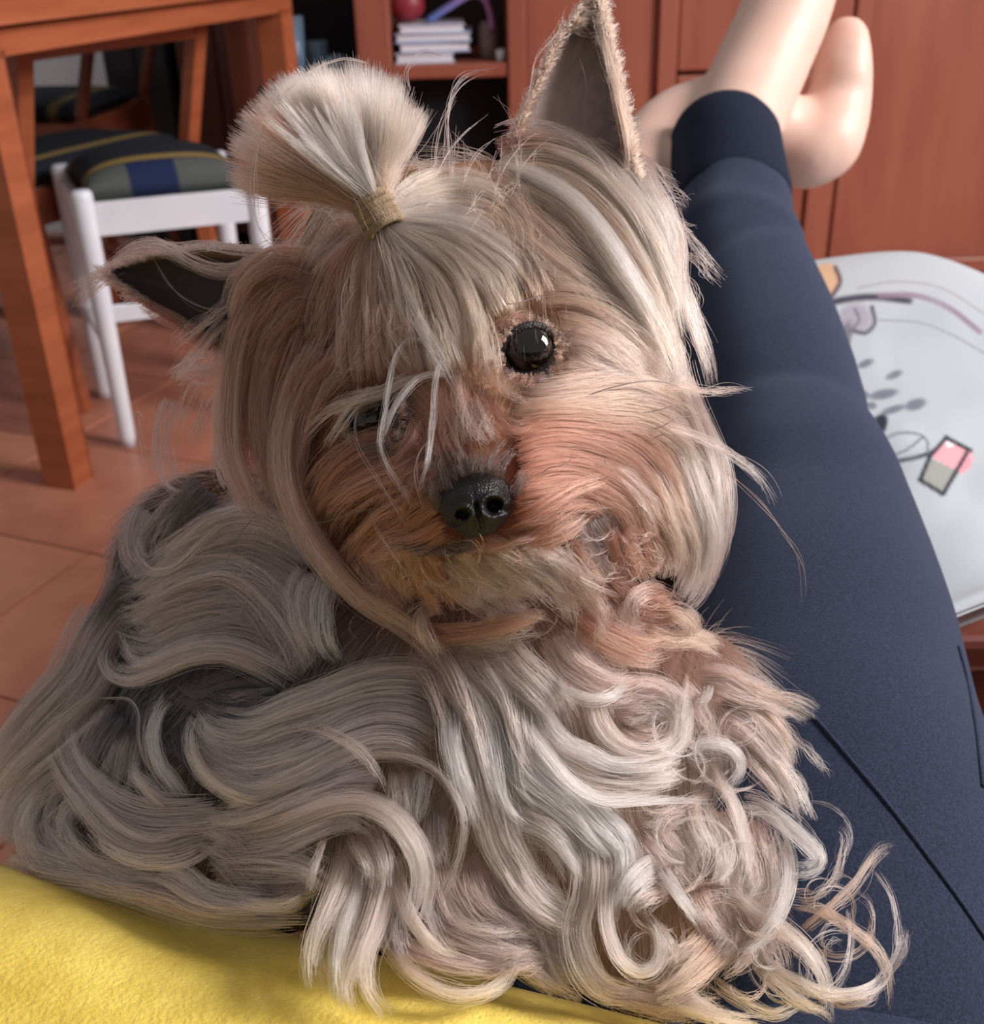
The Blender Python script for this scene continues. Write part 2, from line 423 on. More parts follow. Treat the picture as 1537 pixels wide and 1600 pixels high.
# ---- white stool with a plaid cushion
st = empty('stool', (-0.56, 1.93, 0))
F0 = Vector((-0.612, 1.745, 0)); e1 = Vector((0.945, 0.32, 0)).normalized(); e2 = Vector((-e1.y, e1.x, 0)).normalized() * 1.0
e2 = Vector((-0.42, 0.907, 0)).normalized()
SW, SD, SH = 0.262, 0.25, 0.416
cor = [F0, F0 + e1 * SW, F0 + e2 * SD, F0 + e1 * SW + e2 * SD]
for p in cor:
    revolve_obj('leg', p, [(0.011, 0), (0.013, 0.02), (0.0165, 0.3), (0.017, SH), (0.016, SH + 0.006), (0.012, SH + 0.010)], M_WHITE, st, 20)
def rail(a, b, z, h, nm='rail'): bar_obj(nm, a + zz * z, b + zz * z, h, 0.016, M_WHITE, st, hint=(0, 0, 1) if False else (b - a).cross(zz), bevel=0.003)
for a, b in ((0, 1), (2, 3), (0, 2), (1, 3)):
    rail(cor[a], cor[b], SH - 0.034, 0.046); rail(cor[a], cor[b], 0.17 if (a, b) in ((0, 2), (1, 3)) else 0.23, 0.018, 'stretcher')
cc = (cor[0] + cor[1] + cor[2] + cor[3]) / 4
pillow('cushion', cc + zz * (SH - 0.002), SW / 2 - 0.004, SD / 2 + 0.002, 0.050, (e1, e2, zz), M_PLAID, st, 60, 2.6, plaid)
tag(st, 'white painted wooden stool with a plaid seat cushion under the table', 'stool')

# ---- brown wooden chairs with plaid seats behind the stool
def wood_chair(base, ang, label, sw=0.40, sd=0.38, sh=0.43, bh=0.9, ch=0.06, slats=(-0.16, 0.16), wood=None, pw=0.033):
    r = empty('dining_chair', base)
    a = Vector((math.cos(ang), math.sin(ang), 0)); b = Vector((-a.y, a.x, 0)); B = Vector(base)
    for s in (-1, 1):
        bar_obj('leg', B + a * (s * sw / 2) - b * (sd / 2), B + a * (s * sw / 2) - b * (sd / 2) + zz * sh, 0.034, 0.034, M_WOOD_DARK, r)
        bar_obj('back_post', B + a * (s * sw / 2) + b * (sd / 2 + 0.03), B + a * (s * sw / 2) + b * (sd / 2) + zz * sh, pw, pw, wood or M_WOOD_ORANGE, r)
        bar_obj('back_post', B + a * (s * sw / 2) + b * (sd / 2) + zz * sh, B + a * (s * sw / 2) + b * (sd / 2 + 0.06) + zz * bh, pw, pw * .9, wood or M_WOOD_ORANGE, r)
        bar_obj('rail', B + a * (s * sw / 2) - b * (sd / 2) + zz * (sh - 0.04), B + a * (s * sw / 2) + b * (sd / 2) + zz * (sh - 0.04), 0.05, 0.018, M_WOOD_DARK, r, hint=a)
        bar_obj('stretcher', B + a * (s * sw / 2) - b * (sd / 2) + zz * 0.17, B + a * (s * sw / 2) + b * (sd / 2) + zz * 0.17, 0.022, 0.016, M_WOOD_DARK, r)
    for s in (-1, 1):
        bar_obj('rail', B - a * sw / 2 + b * (s * sd / 2) + zz * (sh - 0.04), B + a * sw / 2 + b * (s * sd / 2) + zz * (sh - 0.04), 0.05, 0.018, M_WOOD_DARK, r, hint=b)
    for q in slats:
        bar_obj('back_slat', B + a * (q * sw) + b * (sd / 2 + 0.004) + zz * (sh + 0.02), B + a * (q * sw) + b * (sd / 2 + 0.055) + zz * (bh - .04), 0.030, 0.014, M_WOOD_DARK, r)
    bar_obj('crest_rail', B - a * (sw / 2) + b * (sd / 2 + 0.058) + zz * (bh - ch / 3), B + a * (sw / 2) + b * (sd / 2 + 0.058) + zz * (bh - ch / 3), ch, 0.020, wood or M_WOOD_ORANGE, r, hint=b)
    pillow('seat', B + zz * (sh + 0.004), sw / 2 + 0.004, sd / 2 - 0.012, 0.028, (a, b, zz), M_PLAID, r, 32, 4, plaid)
    return tag(r, label, 'chair', 'dining chairs around the table')
wood_chair((-0.801, 2.180, 0), math.radians(244), 'low brown wooden chair with plaid seat just behind the white stool', 0.435, 0.28, 0.40, 0.618, 0.022, ())
wood_chair((-1.013, 2.69, 0), math.radians(264), 'brown wooden chair with plaid seat farthest back under the table', 0.36, 0.38, 0.43, 0.615, 0.022, (), M_WOOD_DARK, 0.024)
# ================================================================== sofa, coffee table, cushions
sofa = empty('sofa', (0.15, -0.1, 0))
M_SOFA = noise_mat('sofa_fabric', (52, 54, 62), (64, 66, 74), 30, rough=0.9, bump=0.3, bump_scale=700)
box_obj('base', (0.15, -0.14, 0.092), (0.75, 0.42, 0.062), M_SOFA, sofa, None, 0.02)
box_obj('seat_cushion', (-0.21, -0.10, 0.205), (0.37, 0.43, 0.05), M_SOFA, sofa, None, 0.025)
box_obj('seat_cushion', (0.53, -0.10, 0.205), (0.37, 0.43, 0.05), M_SOFA, sofa, None, 0.025)
box_obj('backrest', (0.15, -0.60, 0.40), (0.75, 0.10, 0.38), M_SOFA, sofa, None, 0.04)
for x in (-0.5, 0.8):
    for y in (-0.5, 0.2): bar_obj('foot', (x, y, 0), (x, y, 0.03), 0.05, 0.05, M_WOOD_DARK, sofa)
tag(sofa, 'dark grey fabric sofa under the dog and the legs', 'sofa')

ct = empty('coffee_table', (0.36, 0.9, 0))
M_CT = noise_mat('coffee_table_wood', (88, 42, 32), (108, 54, 42), 5, (8, 1, 1), 0.35)
box_obj('table_top', (0.36, 0.90, 0.345), (0.40, 0.315, 0.013), M_CT, ct, None, 0.006)
for x in (0.0, 0.72):
    for y in (0.63, 1.17): bar_obj('leg', (x, y, 0), (x, y, 0.332), 0.045, 0.045, M_CT, ct)
for y in (0.605, 1.195): box_obj('apron', (0.36, y, 0.285), (0.34, 0.009, 0.045), M_CT, ct)
for x in (-0.02, 0.74): box_obj('apron', (x, 0.90, 0.285), (0.009, 0.26, 0.045), M_CT, ct)
tag(ct, 'reddish brown wooden coffee table carrying the printed cushion', 'coffee table')

# ---- printed cushion on the coffee table
def seg_dist(px, py, pts):
    d = np.full(len(px), 1e9); P = catmull(pts, 40)
    for q in P: d = np.minimum(d, np.hypot(px - q[0], py - q[1]))
    return d
cr_ = math.radians(24)
ca = Vector((math.cos(cr_), math.sin(cr_), 0)); cb = Vector((-math.sin(cr_), math.cos(cr_), 0))
tilt = math.radians(-8)
cz = (Vector((0, 0, 1)) * math.cos(tilt) + cb * math.sin(tilt)).normalized(); cb2 = cz.cross(ca)
pc = pillow('printed_cushion', (0.335, 0.855, 0.408), 0.235, 0.235, 0.060, (ca, cb2, cz), None, None, 230, 3.0, None)
P = mesh_co(pc); PX, PY, _ = project(P)
base = np.tile(s2l((170, 176, 182)), (len(P), 1))
rs = np.random.RandomState(3)
def stain(mask, c, a=1.0):
    w = np.clip(mask, 0, 1)[:, None] * a; base[:] = base * (1 - w) + s2l(c) * w
def blob(x, y, rx, ry, ang=0, soft=0.5):
    c, s = math.cos(ang), math.sin(ang); dx, dy = PX - x, PY - y
    q = np.hypot((dx * c + dy * s) / rx, (-dx * s + dy * c) / ry); return np.clip((1.2 - q) / soft, 0, 1)
def line(pts, w): return np.clip(1.5 - seg_dist(PX, PY, pts) / w, 0, 1)
top = np.arange(len(P)) < 230 * 230
stain(blob(1370, 760, 60, 90, 0.3, 0.9), (132, 140, 146), 0.6); stain(blob(1470, 860, 70, 60, 0.3, 0.9), (150, 158, 164), 0.6)
stain(blob(1420, 905, 120, 60, 0.2, 0.9), (140, 146, 152), 0.7)
stain(blob(1288, 440, 22, 28, 0.4, 0.25), (196, 160, 128)); stain(line([(1305, 418), (1312, 440), (1300, 462)], 3.5), (90, 74, 82))
stain(line([(1278, 478), (1320, 468), (1365, 464), (1420, 470)], 5.5), (62, 60, 74)); stain(line([(1375, 462), (1430, 462), (1480, 480), (1530, 518)], 4.5), (128, 108, 122), 0.9)
stain(line([(1340, 450), (1400, 440), (1470, 450), (1537, 490)], 2.2), (140, 130, 138), 0.7); stain(line([(1375, 500), (1440, 505), (1500, 530), (1537, 552)], 2.0), (126, 128, 134), 0.8)
stain(blob(1335, 498, 26, 24, 0, 0.4), (150, 144, 158), 0.9); stain(line([(1362, 480), (1366, 505), (1352, 520), (1330, 516)], 3.2), (76, 76, 90))
stain(line([(1336, 484), (1342, 500), (1334, 512)], 2.5), (104, 96, 112)); stain(blob(1315, 540, 12, 40, 0.3, 0.4), (104, 100, 110), 0.9)
for x, y, rx, ry, an in ((1352, 568, 14, 6, -.4), (1396, 586, 15, 6, -.4), (1380, 616, 24, 8, -.2), (1345, 615, 14, 7, .3), (1395, 640, 20, 6, -.3), (1360, 634, 10, 6, 0), (1430, 632, 18, 9, -.3), (1338, 640, 12, 8, .2), (1374, 655, 12, 6, 0)):
    stain(blob(x, y, rx, ry, an, 0.5), (92, 98, 112), 0.85)
stain(blob(1371, 668, 12, 22, 0.5, 0.3), (40, 44, 56))
for k_ in range(26): stain(blob(rs.uniform(1330, 1560), rs.uniform(470, 930), rs.uniform(20, 60), rs.uniform(15, 50), rs.rand() * 3, 1.0), (150, 158, 166) if k_ % 2 else (196, 202, 206), 0.22)
stain(line([(1362, 716), (1400, 720), (1440, 712), (1470, 700)], 3.4), (64, 68, 76)); stain(line([(1370, 690), (1410, 676), (1445, 684), (1450, 706)], 2.0), (110, 116, 120))
stain(line([(1380, 720), (1420, 700), (1440, 684)], 2.0), (110, 116, 120))
def poly(pts):
    ins = np.zeros(len(P), bool); n_ = len(pts)
    for i in range(n_):
        (x1, y1), (x2, y2) = pts[i], pts[(i + 1) % n_]
        c = ((y1 > PY) != (y2 > PY)) & (PX < (x2 - x1) * (PY - y1) / (y2 - y1 + 1e-9) + x1); ins ^= c
    return ins.astype(float)
stain(poly([(1478, 684), (1520, 706), (1500, 740), (1452, 712)]), (222, 160, 168)); stain(poly([(1450, 714), (1500, 738), (1473, 772), (1437, 750)]), (150, 152, 148))
stain(poly([(1508, 716), (1522, 712), (1516, 730), (1500, 742)]), (220, 150, 160)); stain(blob(1484, 692, 8, 7), (236, 226, 226))
for a, b in (((1452, 714), (1478, 684)), ((1478, 684), (1516, 704)), ((1510, 708), (1473, 772)), ((1473, 772), (1437, 750)), ((1437, 750), (1452, 714))):
    stain(line([a, b], 3.4), (44, 48, 58))
base[~top] = s2l((180, 186, 190))
set_colors(pc, base); pc.data.materials.append(attr_mat('printed_cotton', rough=0.85, spec=0.2, bump=0.25, bump_scale=900))
tag(pc, 'pale grey cushion printed with sketchy dark lines and a pink square', 'cushion')

# ---- yellow cushion in front
ya = math.radians(-18)
y1 = Vector((math.cos(ya), math.sin(ya), 0)); y2 = Vector((-math.sin(ya), math.cos(ya), 0))
yc = pillow('yellow_cushion', (-0.150, 0.106, 0.366), 0.30, 0.235, 0.108, (y1, y2, Vector((0, 0, 1))), None, None, 70, 3.4, None)
my, nt, b = mat_base('yellow_velvet'); N = nt.nodes; L = nt.links
tc = N.new('ShaderNodeTexCoord'); nz = N.new('ShaderNodeTexNoise'); nz.inputs['Scale'].default_value = 26; nz.inputs['Detail'].default_value = 8; nz.inputs['Roughness'].default_value = 0.72
L.new(tc.outputs['Object'], nz.inputs['Vector'])
cr = N.new('ShaderNodeValToRGB'); cr.color_ramp.elements[0].position = 0.32; cr.color_ramp.elements[1].position = 0.70
cr.color_ramp.elements[0].color = rgba((198, 166, 62)); cr.color_ramp.elements[1].color = rgba((234, 211, 104))
L.new(nz.outputs['Fac'], cr.inputs['Fac']); L.new(cr.outputs['Color'], b.inputs['Base Color'])
set_in(b, Roughness=0.8, Sheen_Weight=0.55, Sheen_Roughness=0.35, Specular_IOR_Level=0.25); b.inputs['Sheen Tint'].default_value = (1.0, 0.9, 0.45, 1)
n2 = N.new('ShaderNodeTexNoise'); n2.inputs['Scale'].default_value = 520; n2.inputs['Detail'].default_value = 3; L.new(tc.outputs['Object'], n2.inputs['Vector'])
bp = N.new('ShaderNodeBump'); bp.inputs['Strength'].default_value = 0.55; bp.inputs['Distance'].default_value = 0.0015
L.new(n2.outputs['Fac'], bp.inputs['Height']); L.new(bp.outputs['Normal'], b.inputs['Normal'])
yc.data.materials.append(my)
tag(yc, 'mustard yellow velvet cushion in front of the dog', 'cushion')

# ================================================================== the person's legs
M_SKIN, nt, b = mat_base('skin'); N = nt.nodes; L = nt.links
tc = N.new('ShaderNodeTexCoord'); nz = N.new('ShaderNodeTexNoise'); nz.inputs['Scale'].default_value = 30; L.new(tc.outputs['Object'], nz.inputs['Vector'])
cr = N.new('ShaderNodeValToRGB'); cr.color_ramp.elements[0].color = rgba((208, 170, 154)); cr.color_ramp.elements[1].color = rgba((220, 188, 174))
L.new(nz.outputs['Fac'], cr.inputs['Fac']); L.new(cr.outputs['Color'], b.inputs['Base Color'])
set_in(b, Roughness=0.5, Subsurface_Weight=0.25, Subsurface_Scale=0.006); b.inputs['Subsurface Radius'].default_value = (1, 0.4, 0.25)

legA = [((0.10, -0.14, 0.36), .100), ((0.125, 0.02, 0.36), .098), (W(1235, 1720, .475), .095), (W(1250, 1500, .50), .0935), (W(1268, 1300, .535), .0895), (W(1262, 1130, .58), .083),
        (W(1262, 1000, .62), .078), (W(1254, 880, .665), .072), (W(1243, 780, .70), .0655), (W(1222, 690, .74), .0575), (W(1205, 600, .78), .0575), (W(1184, 510, .825), .0555),
        (W(1160, 420, .87), .051), (W(1146, 330, .915), .0465), (W(1137, 262, .945), .0455), (W(1133, 232, .96), .0455)]
legB = [((-0.07, -0.14, 0.36), .100), ((-0.05, 0.0, 0.35), .097), ((-0.02, 0.16, 0.345), .09), ((0.005, 0.32, 0.345), .084), ((0.015, 0.48, 0.36), .072), ((0.03, 0.60, 0.385), .062), ((0.06, 0.72, 0.43), .056),
        ((0.095, 0.84, 0.49), .050), ((0.125, 0.93, 0.55), .043)]
def leg_path(lg, n):
    a = np.array([list(p) + [r] for p, r in lg]); c = catmull(a[:, :3], n)
    s0 = np.concatenate([[0], np.cumsum(np.linalg.norm(np.diff(a[:, :3], axis=0), axis=1))])
    s1 = np.concatenate([[0], np.cumsum(np.linalg.norm(np.diff(c, axis=0), axis=1))])
    return c, np.interp(s1 / s1[-1], s0 / s0[-1], a[:, 3])
shells = []
for lg in (legA, legB):
    c, r = leg_path(lg, 60); shells.append(sweep(c, r * 0.93, 24))
shells.append(ball((0.02, -0.14, 0.37), 0.12, 24, 16, (1.5, 1.0, 0.95)))
# foot A: over the ankle, upwards out of frame; heel below
def chain(pts, n=26, flat=1.0, hint=(0, 0, 1)):
    c, r = leg_path(pts, n); return sweep(c, r, 22, None, flat, hint)
def capped(pts, **k):
    s = [chain(pts, **k)]
    for i in (0, -1): s.append(ball(pts[i][0], pts[i][1] * 0.98))
    return s
shells += capped([(W(1137, 262, .945), .040), (W(1152, 190, .975), .040), (W(1186, 110, 1.0), .042), (W(1226, 20, 1.01), .041), (W(1262, -70, 1.01), .036), (W(1282, -130, 1.0), .026)])
shells += capped([(W(1165, 150, .99), .036), (W(1175, 120, 1.03), .034), (W(1205, 60, 1.04), .032), (W(1255, -60, 1.03), .034)])
for k, (dx, rr, ln) in enumerate(((-46, .0125, 40), (-22, .009, 44), (0, .009, 40), (22, .0085, 34), (42, .008, 24))):
    shells += capped([(W(1272 + dx, -100 + abs(dx) * .3, 1.005), rr), (W(1284 + dx, -150 - ln * .4, 1.0), rr * 1.05), (W(1290 + dx, -165 - ln, .99), rr * .9)], n=10)
# leg B: bare ankle crossing behind, foot turned up on the far side
shells += capped([((0.095, 0.84, 0.49), .043), (W(1000, 285, .985), .040), (W(1075, 200, 1.02), .040), (W(1170, 190, 1.05), .038), (W(1255, 225, 1.06), .040), (W(1296, 205, 1.06), .034), (W(1312, 150, 1.055), .030), (W(1316, 95, 1.05), .028), (W(1322, 62, 1.05), .022)], n=44)
shells += capped([(W(1262, 240, 1.05), .034), (W(1288, 222, 1.05), .035), (W(1305, 175, 1.055), .031)], n=16)
shells += capped([(W(1322, 120, 1.045), .024), (W(1330, 72, 1.04), .0185), (W(1332, 48, 1.04), .0125)], n=14)
for k, (x, y, rr) in enumerate(((1312, 52, .0105), (1300, 62, .0098), (1290, 76, .0092), (1282, 92, .0086))):
    shells += capped([(W(x - 4, y + 40, 1.06 + k * .008), rr), (W(x, y, 1.06 + k * .009), rr)], n=8)
person = remeshed('person', *merge_shells(shells), 0.0055, 10, M_SKIN)
tag(person, 'person in navy leggings with legs stretched out and bare feet crossed', 'person')

M_NAVY, nt, b = mat_base('navy_jersey'); N = nt.nodes; L = nt.links
tc = N.new('ShaderNodeTexCoord'); nz = N.new('ShaderNodeTexNoise'); nz.inputs['Scale'].default_value = 900; nz.inputs['Detail'].default_value = 3; L.new(tc.outputs['Object'], nz.inputs['Vector'])
cr = N.new('ShaderNodeValToRGB'); cr.color_ramp.elements[0].position = 0.36; cr.color_ramp.elements[1].position = 0.68
cr.color_ramp.elements[0].color = rgba((25, 30, 46)); cr.color_ramp.elements[1].color = rgba((42, 50, 73))
L.new(nz.outputs['Fac'], cr.inputs['Fac']); L.new(cr.outputs['Color'], b.inputs['Base Color'])
set_in(b, Roughness=0.85, Sheen_Weight=0.22, Sheen_Roughness=0.5, Specular_IOR_Level=0.15); b.inputs['Sheen Tint'].default_value = (0.6, 0.72, 1, 1)
bp = N.new('ShaderNodeBump'); bp.inputs['Strength'].default_value = 0.25; bp.inputs['Distance'].default_value = 0.0008
L.new(nz.outputs['Fac'], bp.inputs['Height']); L.new(bp.outputs['Normal'], b.inputs['Normal'])
M_NAVY_DK = noise_mat('navy_cuff', (22, 27, 42), (34, 40, 58), 600, rough=0.9, spec=0.15)

def fold(t, a):
    q = 1.0
    for tc_, w, amp, ph, k in ((.945, .010, .050, 0.5, 1), (.915, .011, -.040, 0.9, 1), (.885, .012, .050, 0.2, 1), (.86, .009, -.03, 1.2, 1), (.745, .010, .022, 0.6, 1), (.728, .008, -.028, 0.7, 1), (.70, .012, .018, 0.4, 1), (.665, .014, -.012, 0.8, 1)):
        q += amp * math.exp(-((t - tc_ - 0.016 * math.sin(a * k + ph * 4)) / w) ** 2) * (0.55 + 0.45 * math.sin(a + ph * 5))
    return q
c, r = leg_path(legA, 240); s1 = sweep(c, r, 64, fold)
c2, r2 = leg_path(legB, 120); s2 = sweep(c2, r2, 48, lambda t, a: 1 + .012 * math.sin(t * 90 + 2 * math.sin(a)) * (t > .55))
s3 = ball((0.02, -0.14, 0.37), 0.128, 32, 20, (1.52, 1.0, 0.95))
leggings = raw('leggings', *merge_shells([s1, s2, s3]), M_NAVY, person, True)
tip = c[-1]; Tn = c[-1] - c[-4]; Tn /= np.linalg.norm(Tn)
cuffp = np.array([c[-16], c[-12], c[-8], c[-4], c[-1] + Tn * .004, c[-1] + Tn * .014, c[-1] + Tn * .017])
v, f = sweep(catmull(cuffp, 20), np.interp(np.linspace(0, 1, 20), [0, .1, .9, 1], [.0466, .0482, .0478, .0452]), 48, lambda t, a: 1 + .012 * math.sin(3 * a + 4 * t))
raw('cuff', v, f, M_NAVY_DK, leggings, True)
bv = BVHTree.FromPolygons([tuple(map(float, q)) for q in mesh_co(leggings)], [tuple(p.vertices) for p in leggings.data.polygons])
def on_leg(px, py, off=0.0003):
    o = Vector((0, 0, CAM_H)); d = (Vector(W(px, py, 1.0)) - o).normalized()
    h, nn, _, _ = bv.ray_cast(o, d)
    if h is None: return None
    if nn.dot(d) > 0: nn = -nn
    return np.array(h + nn * off)
def seam(pts, r):
    q = [on_leg(x, y) for x, y in catmull(pts, 40)]
    q = [p for p in q if p is not None]
    if len(q) > 4: tube_obj('seam', q, r, M_NAVY, leggings, 60, 8)
seam([(1120, 1005), (1190, 1050), (1260, 1110), (1330, 1190), (1400, 1275), (1460, 1355), (1500, 1410), (1560, 1500)], 0.0010)
seam([(1496, 1010), (1512, 1070), (1524, 1140), (1534, 1230)], 0.0011)
# ================================================================== the dog
rng = np.random.RandomState(11)
# front of the coat: depth (m) over the picture, smooth thin-plate surface through sparse samples
DS = np.array([
 (745,795,.340),(825,550,.376),(585,655,.386),(680,480,.388),(705,620,.370),(900,720,.364),(1050,600,.398),(1115,700,.418),(470,650,.418),(400,800,.430),
 (600,360,.410),(880,260,.425),(350,500,.445),(740,865,.364),(650,900,.378),(950,880,.378),(750,1000,.388),(800,1200,.378),(450,850,.424),(300,820,.455),
 (250,780,.47),(180,1000,.472),(0,1230,.475),(300,1100,.428),(500,1000,.408),(600,1150,.386),(450,1250,.384),(250,1330,.405),(100,1340,.432),(550,1400,.366),
 (560,1590,.345),(800,1450,.370),(700,1350,.372),(1000,1200,.392),(1150,1150,.412),(1100,1050,.412),(1200,1400,.388),(1050,1400,.378),(1000,1550,.366),(1300,1500,.380),
 (1400,1560,.380),(1390,1330,.405),(1100,900,.410),(640,780,.362),(560,760,.385),(860,850,.362),(1000,300,.425),(760,340,.408),(1050,430,.415),(1250,1200,.418),(1200,780,.42),(200,400,.47)], float)
def tps_fit(S, lam=8.0):
    X = S[:, :2] / 100.0; n_ = len(X)
    r = np.linalg.norm(X[:, None] - X[None], axis=2); K = np.where(r > 0, r * r * np.log(r + 1e-12), 0) + np.eye(n_) * lam * 0.02
    Pm = np.hstack([np.ones((n_, 1)), X]); A_ = np.zeros((n_ + 3, n_ + 3)); A_[:n_, :n_] = K; A_[:n_, n_:] = Pm; A_[n_:, :n_] = Pm.T
    return X, np.linalg.solve(A_, np.concatenate([S[:, 2], np.zeros(3)]))
TX, TWt = tps_fit(DS)
def D(px, py):
    Q = np.stack([np.asarray(px, float), np.asarray(py, float)], -1) / 100.0; sh = Q.shape[:-1]; Q = Q.reshape(-1, 2)
    r = np.linalg.norm(Q[:, None] - TX[None], axis=2); K = np.where(r > 0, r * r * np.log(r + 1e-12), 0)
    v = K @ TWt[:-3] + np.hstack([np.ones((len(Q), 1)), Q]) @ TWt[-3:]
    return np.clip(v, .325, .52).reshape(sh)

# ---- body: one continuous surface
BODY = [(680,490,.437,.050),(620,420,.445,.040),(760,420,.445,.042),(560,590,.436,.038),(850,570,.428,.038),(700,600,.412,.034),(900,650,.432,.036),(540,690,.442,.034),
 (728,680,.398,.029),(738,735,.381,.0255),(743,785,.369,.0205),(735,840,.390,.021),(800,800,.392,.022),(670,810,.394,.022),(735,760,.405,.034),
 (690,800,.475,.056),(720,930,.462,.054),(780,1060,.457,.058),(850,1180,.455,.056),(640,1080,.468,.068),(530,1110,.480,.072),(400,1150,.495,.072),(290,1180,.505,.066),(200,1200,.52,.055),
 (240,1290,.49,.052),(480,950,.485,.056),(350,900,.515,.050),(420,1000,.50,.060),(600,1250,.455,.055),(760,1300,.445,.052),
 (900,1240,.445,.038),(960,1300,.438,.032),(1030,1360,.430,.027),(1090,1400,.424,.023),(1130,1410,.420,.021),(880,1340,.432,.034),(930,1430,.425,.027),(980,1490,.418,.023),(1015,1505,.414,.021),
 (330,1290,.455,.036),(430,1330,.44,.032),(1000,1120,.450,.036),(1080,1080,.452,.026)]
sh = []
for (x, y, d, r) in BODY: sh.append(ball(W(x, y, d), r, 18, 12))
def link_balls(i, j, k=3):
    a, b = BODY[i], BODY[j]
    for t in np.linspace(0, 1, k + 2)[1:-1]:
        q = [a[m_] * (1 - t) + b[m_] * t for m_ in range(4)]; sh.append(ball(W(*q[:3]), q[3], 16, 10))
for i, j in ((0,1),(0,2),(0,3),(0,4),(5,8),(8,9),(9,10),(9,12),(9,13),(0,15),(15,16),(16,17),(17,18),(19,20),(20,21),(21,22),(25,27),(16,25),(30,31),(31,32),(32,33),(33,34),(35,36),(36,37),(37,38),(18,30),(18,35)): link_balls(i, j, 2)
dog = remeshed('dog', *merge_shells(sh), 0.0042, 7, None)
DV = mesh_co(dog); BX, BY, BD = project(DV)
lim = D(BX, BY) + .0085 - .006 * np.exp(-(((BX - 742) / 90) ** 2 + ((BY - 760) / 80) ** 2))      # keep the skin below the coat
DV = np.where((BD < lim)[:, None], WA(BX, BY, np.maximum(BD, lim)), DV)
dog.data.vertices.foreach_set('co', DV.astype(np.float32).ravel()); dog.data.update(); BX, BY, BD = project(DV)
# skin and undercoat colours of its own: tan head, steel saddle, cream chest and legs
def wgt(x, y, cx, cy, rx, ry): return np.exp(-(((x - cx) / rx) ** 2 + ((y - cy) / ry) ** 2))
def under_color(x, y):
    lay = [(wgt(x, y, 720, 520, 260, 220), (196, 150, 120)), (wgt(x, y, 760, 800, 300, 130) * 1.2, (150, 84, 58)), (wgt(x, y, 480, 680, 110, 160), (120, 76, 56)),
           (wgt(x, y, 300, 1020, 260, 200), (70, 68, 72)), (wgt(x, y, 400, 1280, 250, 160), (120, 108, 102)), (wgt(x, y, 850, 1200, 250, 220), (186, 160, 144)), (wgt(x, y, 1000, 1430, 260, 160), (170, 136, 112)), (wgt(x, y, 1020, 960, 130, 110), (130, 80, 60))]
    s = sum(w for w, _ in lay) + 1e-6
    return sum(w[:, None] * s2l(c) for w, c in lay) / s[:, None]
cb_ = under_color(BX, BY) * 0.55
nosew = np.exp(-(((BX - 740) / 62) ** 2 + ((BY - 765) / 60) ** 2) ** 2) * (BD < .385)
cb_ = cb_ * (1 - 0.85 * nosew[:, None]) + s2l((36, 31, 31)) * 0.85 * nosew[:, None]
for ex, ey in ((826, 548), (588, 655)):
    w = np.exp(-(np.hypot(BX - ex, BY - ey) / 58) ** 4)[:, None] * (BD < .43)[:, None]; cb_ = cb_ * (1 - w) + s2l((38, 30, 30)) * w
set_colors(dog, cb_)
dog.data.materials.append(attr_mat('dog_skin', rough=0.8, spec=0.2, bump=0.3, bump_scale=500))
tag(dog, 'long haired tan and steel grey terrier with a tied topknot, lying on the lap', 'dog')

# ---- eyes
M_EYE, nt, b = mat_base('eye'); set_in(b, Roughness=0.04, Specular_IOR_Level=0.55, Coat_Weight=0.3, Coat_Roughness=0.02)
N = nt.nodes; L = nt.links
tc = N.new('ShaderNodeTexCoord'); mp = N.new('ShaderNodeMapping'); L.new(tc.outputs['Object'], mp.inputs['Vector'])
nz = N.new('ShaderNodeTexNoise'); nz.inputs['Scale'].default_value = 200; L.new(mp.outputs['Vector'], nz.inputs['Vector'])
cr = N.new('ShaderNodeValToRGB'); cr.color_ramp.elements[0].color = rgba((12, 8, 9)); cr.color_ramp.elements[1].color = rgba((26, 17, 17)); L.new(nz.outputs['Fac'], cr.inputs['Fac']); L.new(cr.outputs['Color'], b.inputs['Base Color'])
M_LID = noise_mat('eyelid_skin', (26, 22, 24), (52, 46, 48), 900, rough=0.45, bump=0.5, bump_scale=1200)
for ex, ey, ed, er, ang in ((827, 547, .3885, .0098, 0.5), (584, 656, .404, .0098, 0.5)):
    c0 = W(ex, ey, ed); view = np.array([0, 0, CAM_H]) - c0; view /= np.linalg.norm(view)
    v, f = ball(c0, er, 32, 24); e = raw('eye', v, f, M_EYE, dog, True)
    e['label'] = 'glossy dark brown eye'
    x_, y_, z_ = frame_from(view, (0, 0, 1))
    xr = np.array(x_) * math.cos(ang) + np.array(y_) * math.sin(ang); yr = np.array(y_) * math.cos(ang) - np.array(x_) * math.sin(ang); zr = np.array(z_)
    ring = []
    for k in range(41):
        a = 2 * math.pi * k / 40
        p = xr * math.cos(a) * er * 0.93 + yr * math.sin(a) * er * 0.80
        h = math.sqrt(max(0, (er * 1.02) ** 2 - p @ p)); ring.append(c0 + p + zr * h)
    vv = []; ff = []; Rn = np.array(ring[:-1]); nR = len(Rn)
    for i in range(nR):
        t = Rn[(i + 1) % nR] - Rn[i - 1]; t /= np.linalg.norm(t); o1 = np.cross(t, zr); o1 /= np.linalg.norm(o1)
        for j in range(8):
            a = 2 * math.pi * j / 8; vv.append(Rn[i] + (o1 * math.cos(a) * 1.4 + zr * math.sin(a) * .8) * 0.0012)
    for i in range(nR):
        for j in range(8):
            ff.append((i * 8 + j, i * 8 + (j + 1) % 8, ((i + 1) % nR) * 8 + (j + 1) % 8, ((i + 1) % nR) * 8 + j))
    raw('eyelid', vv, ff, M_LID, e, True)

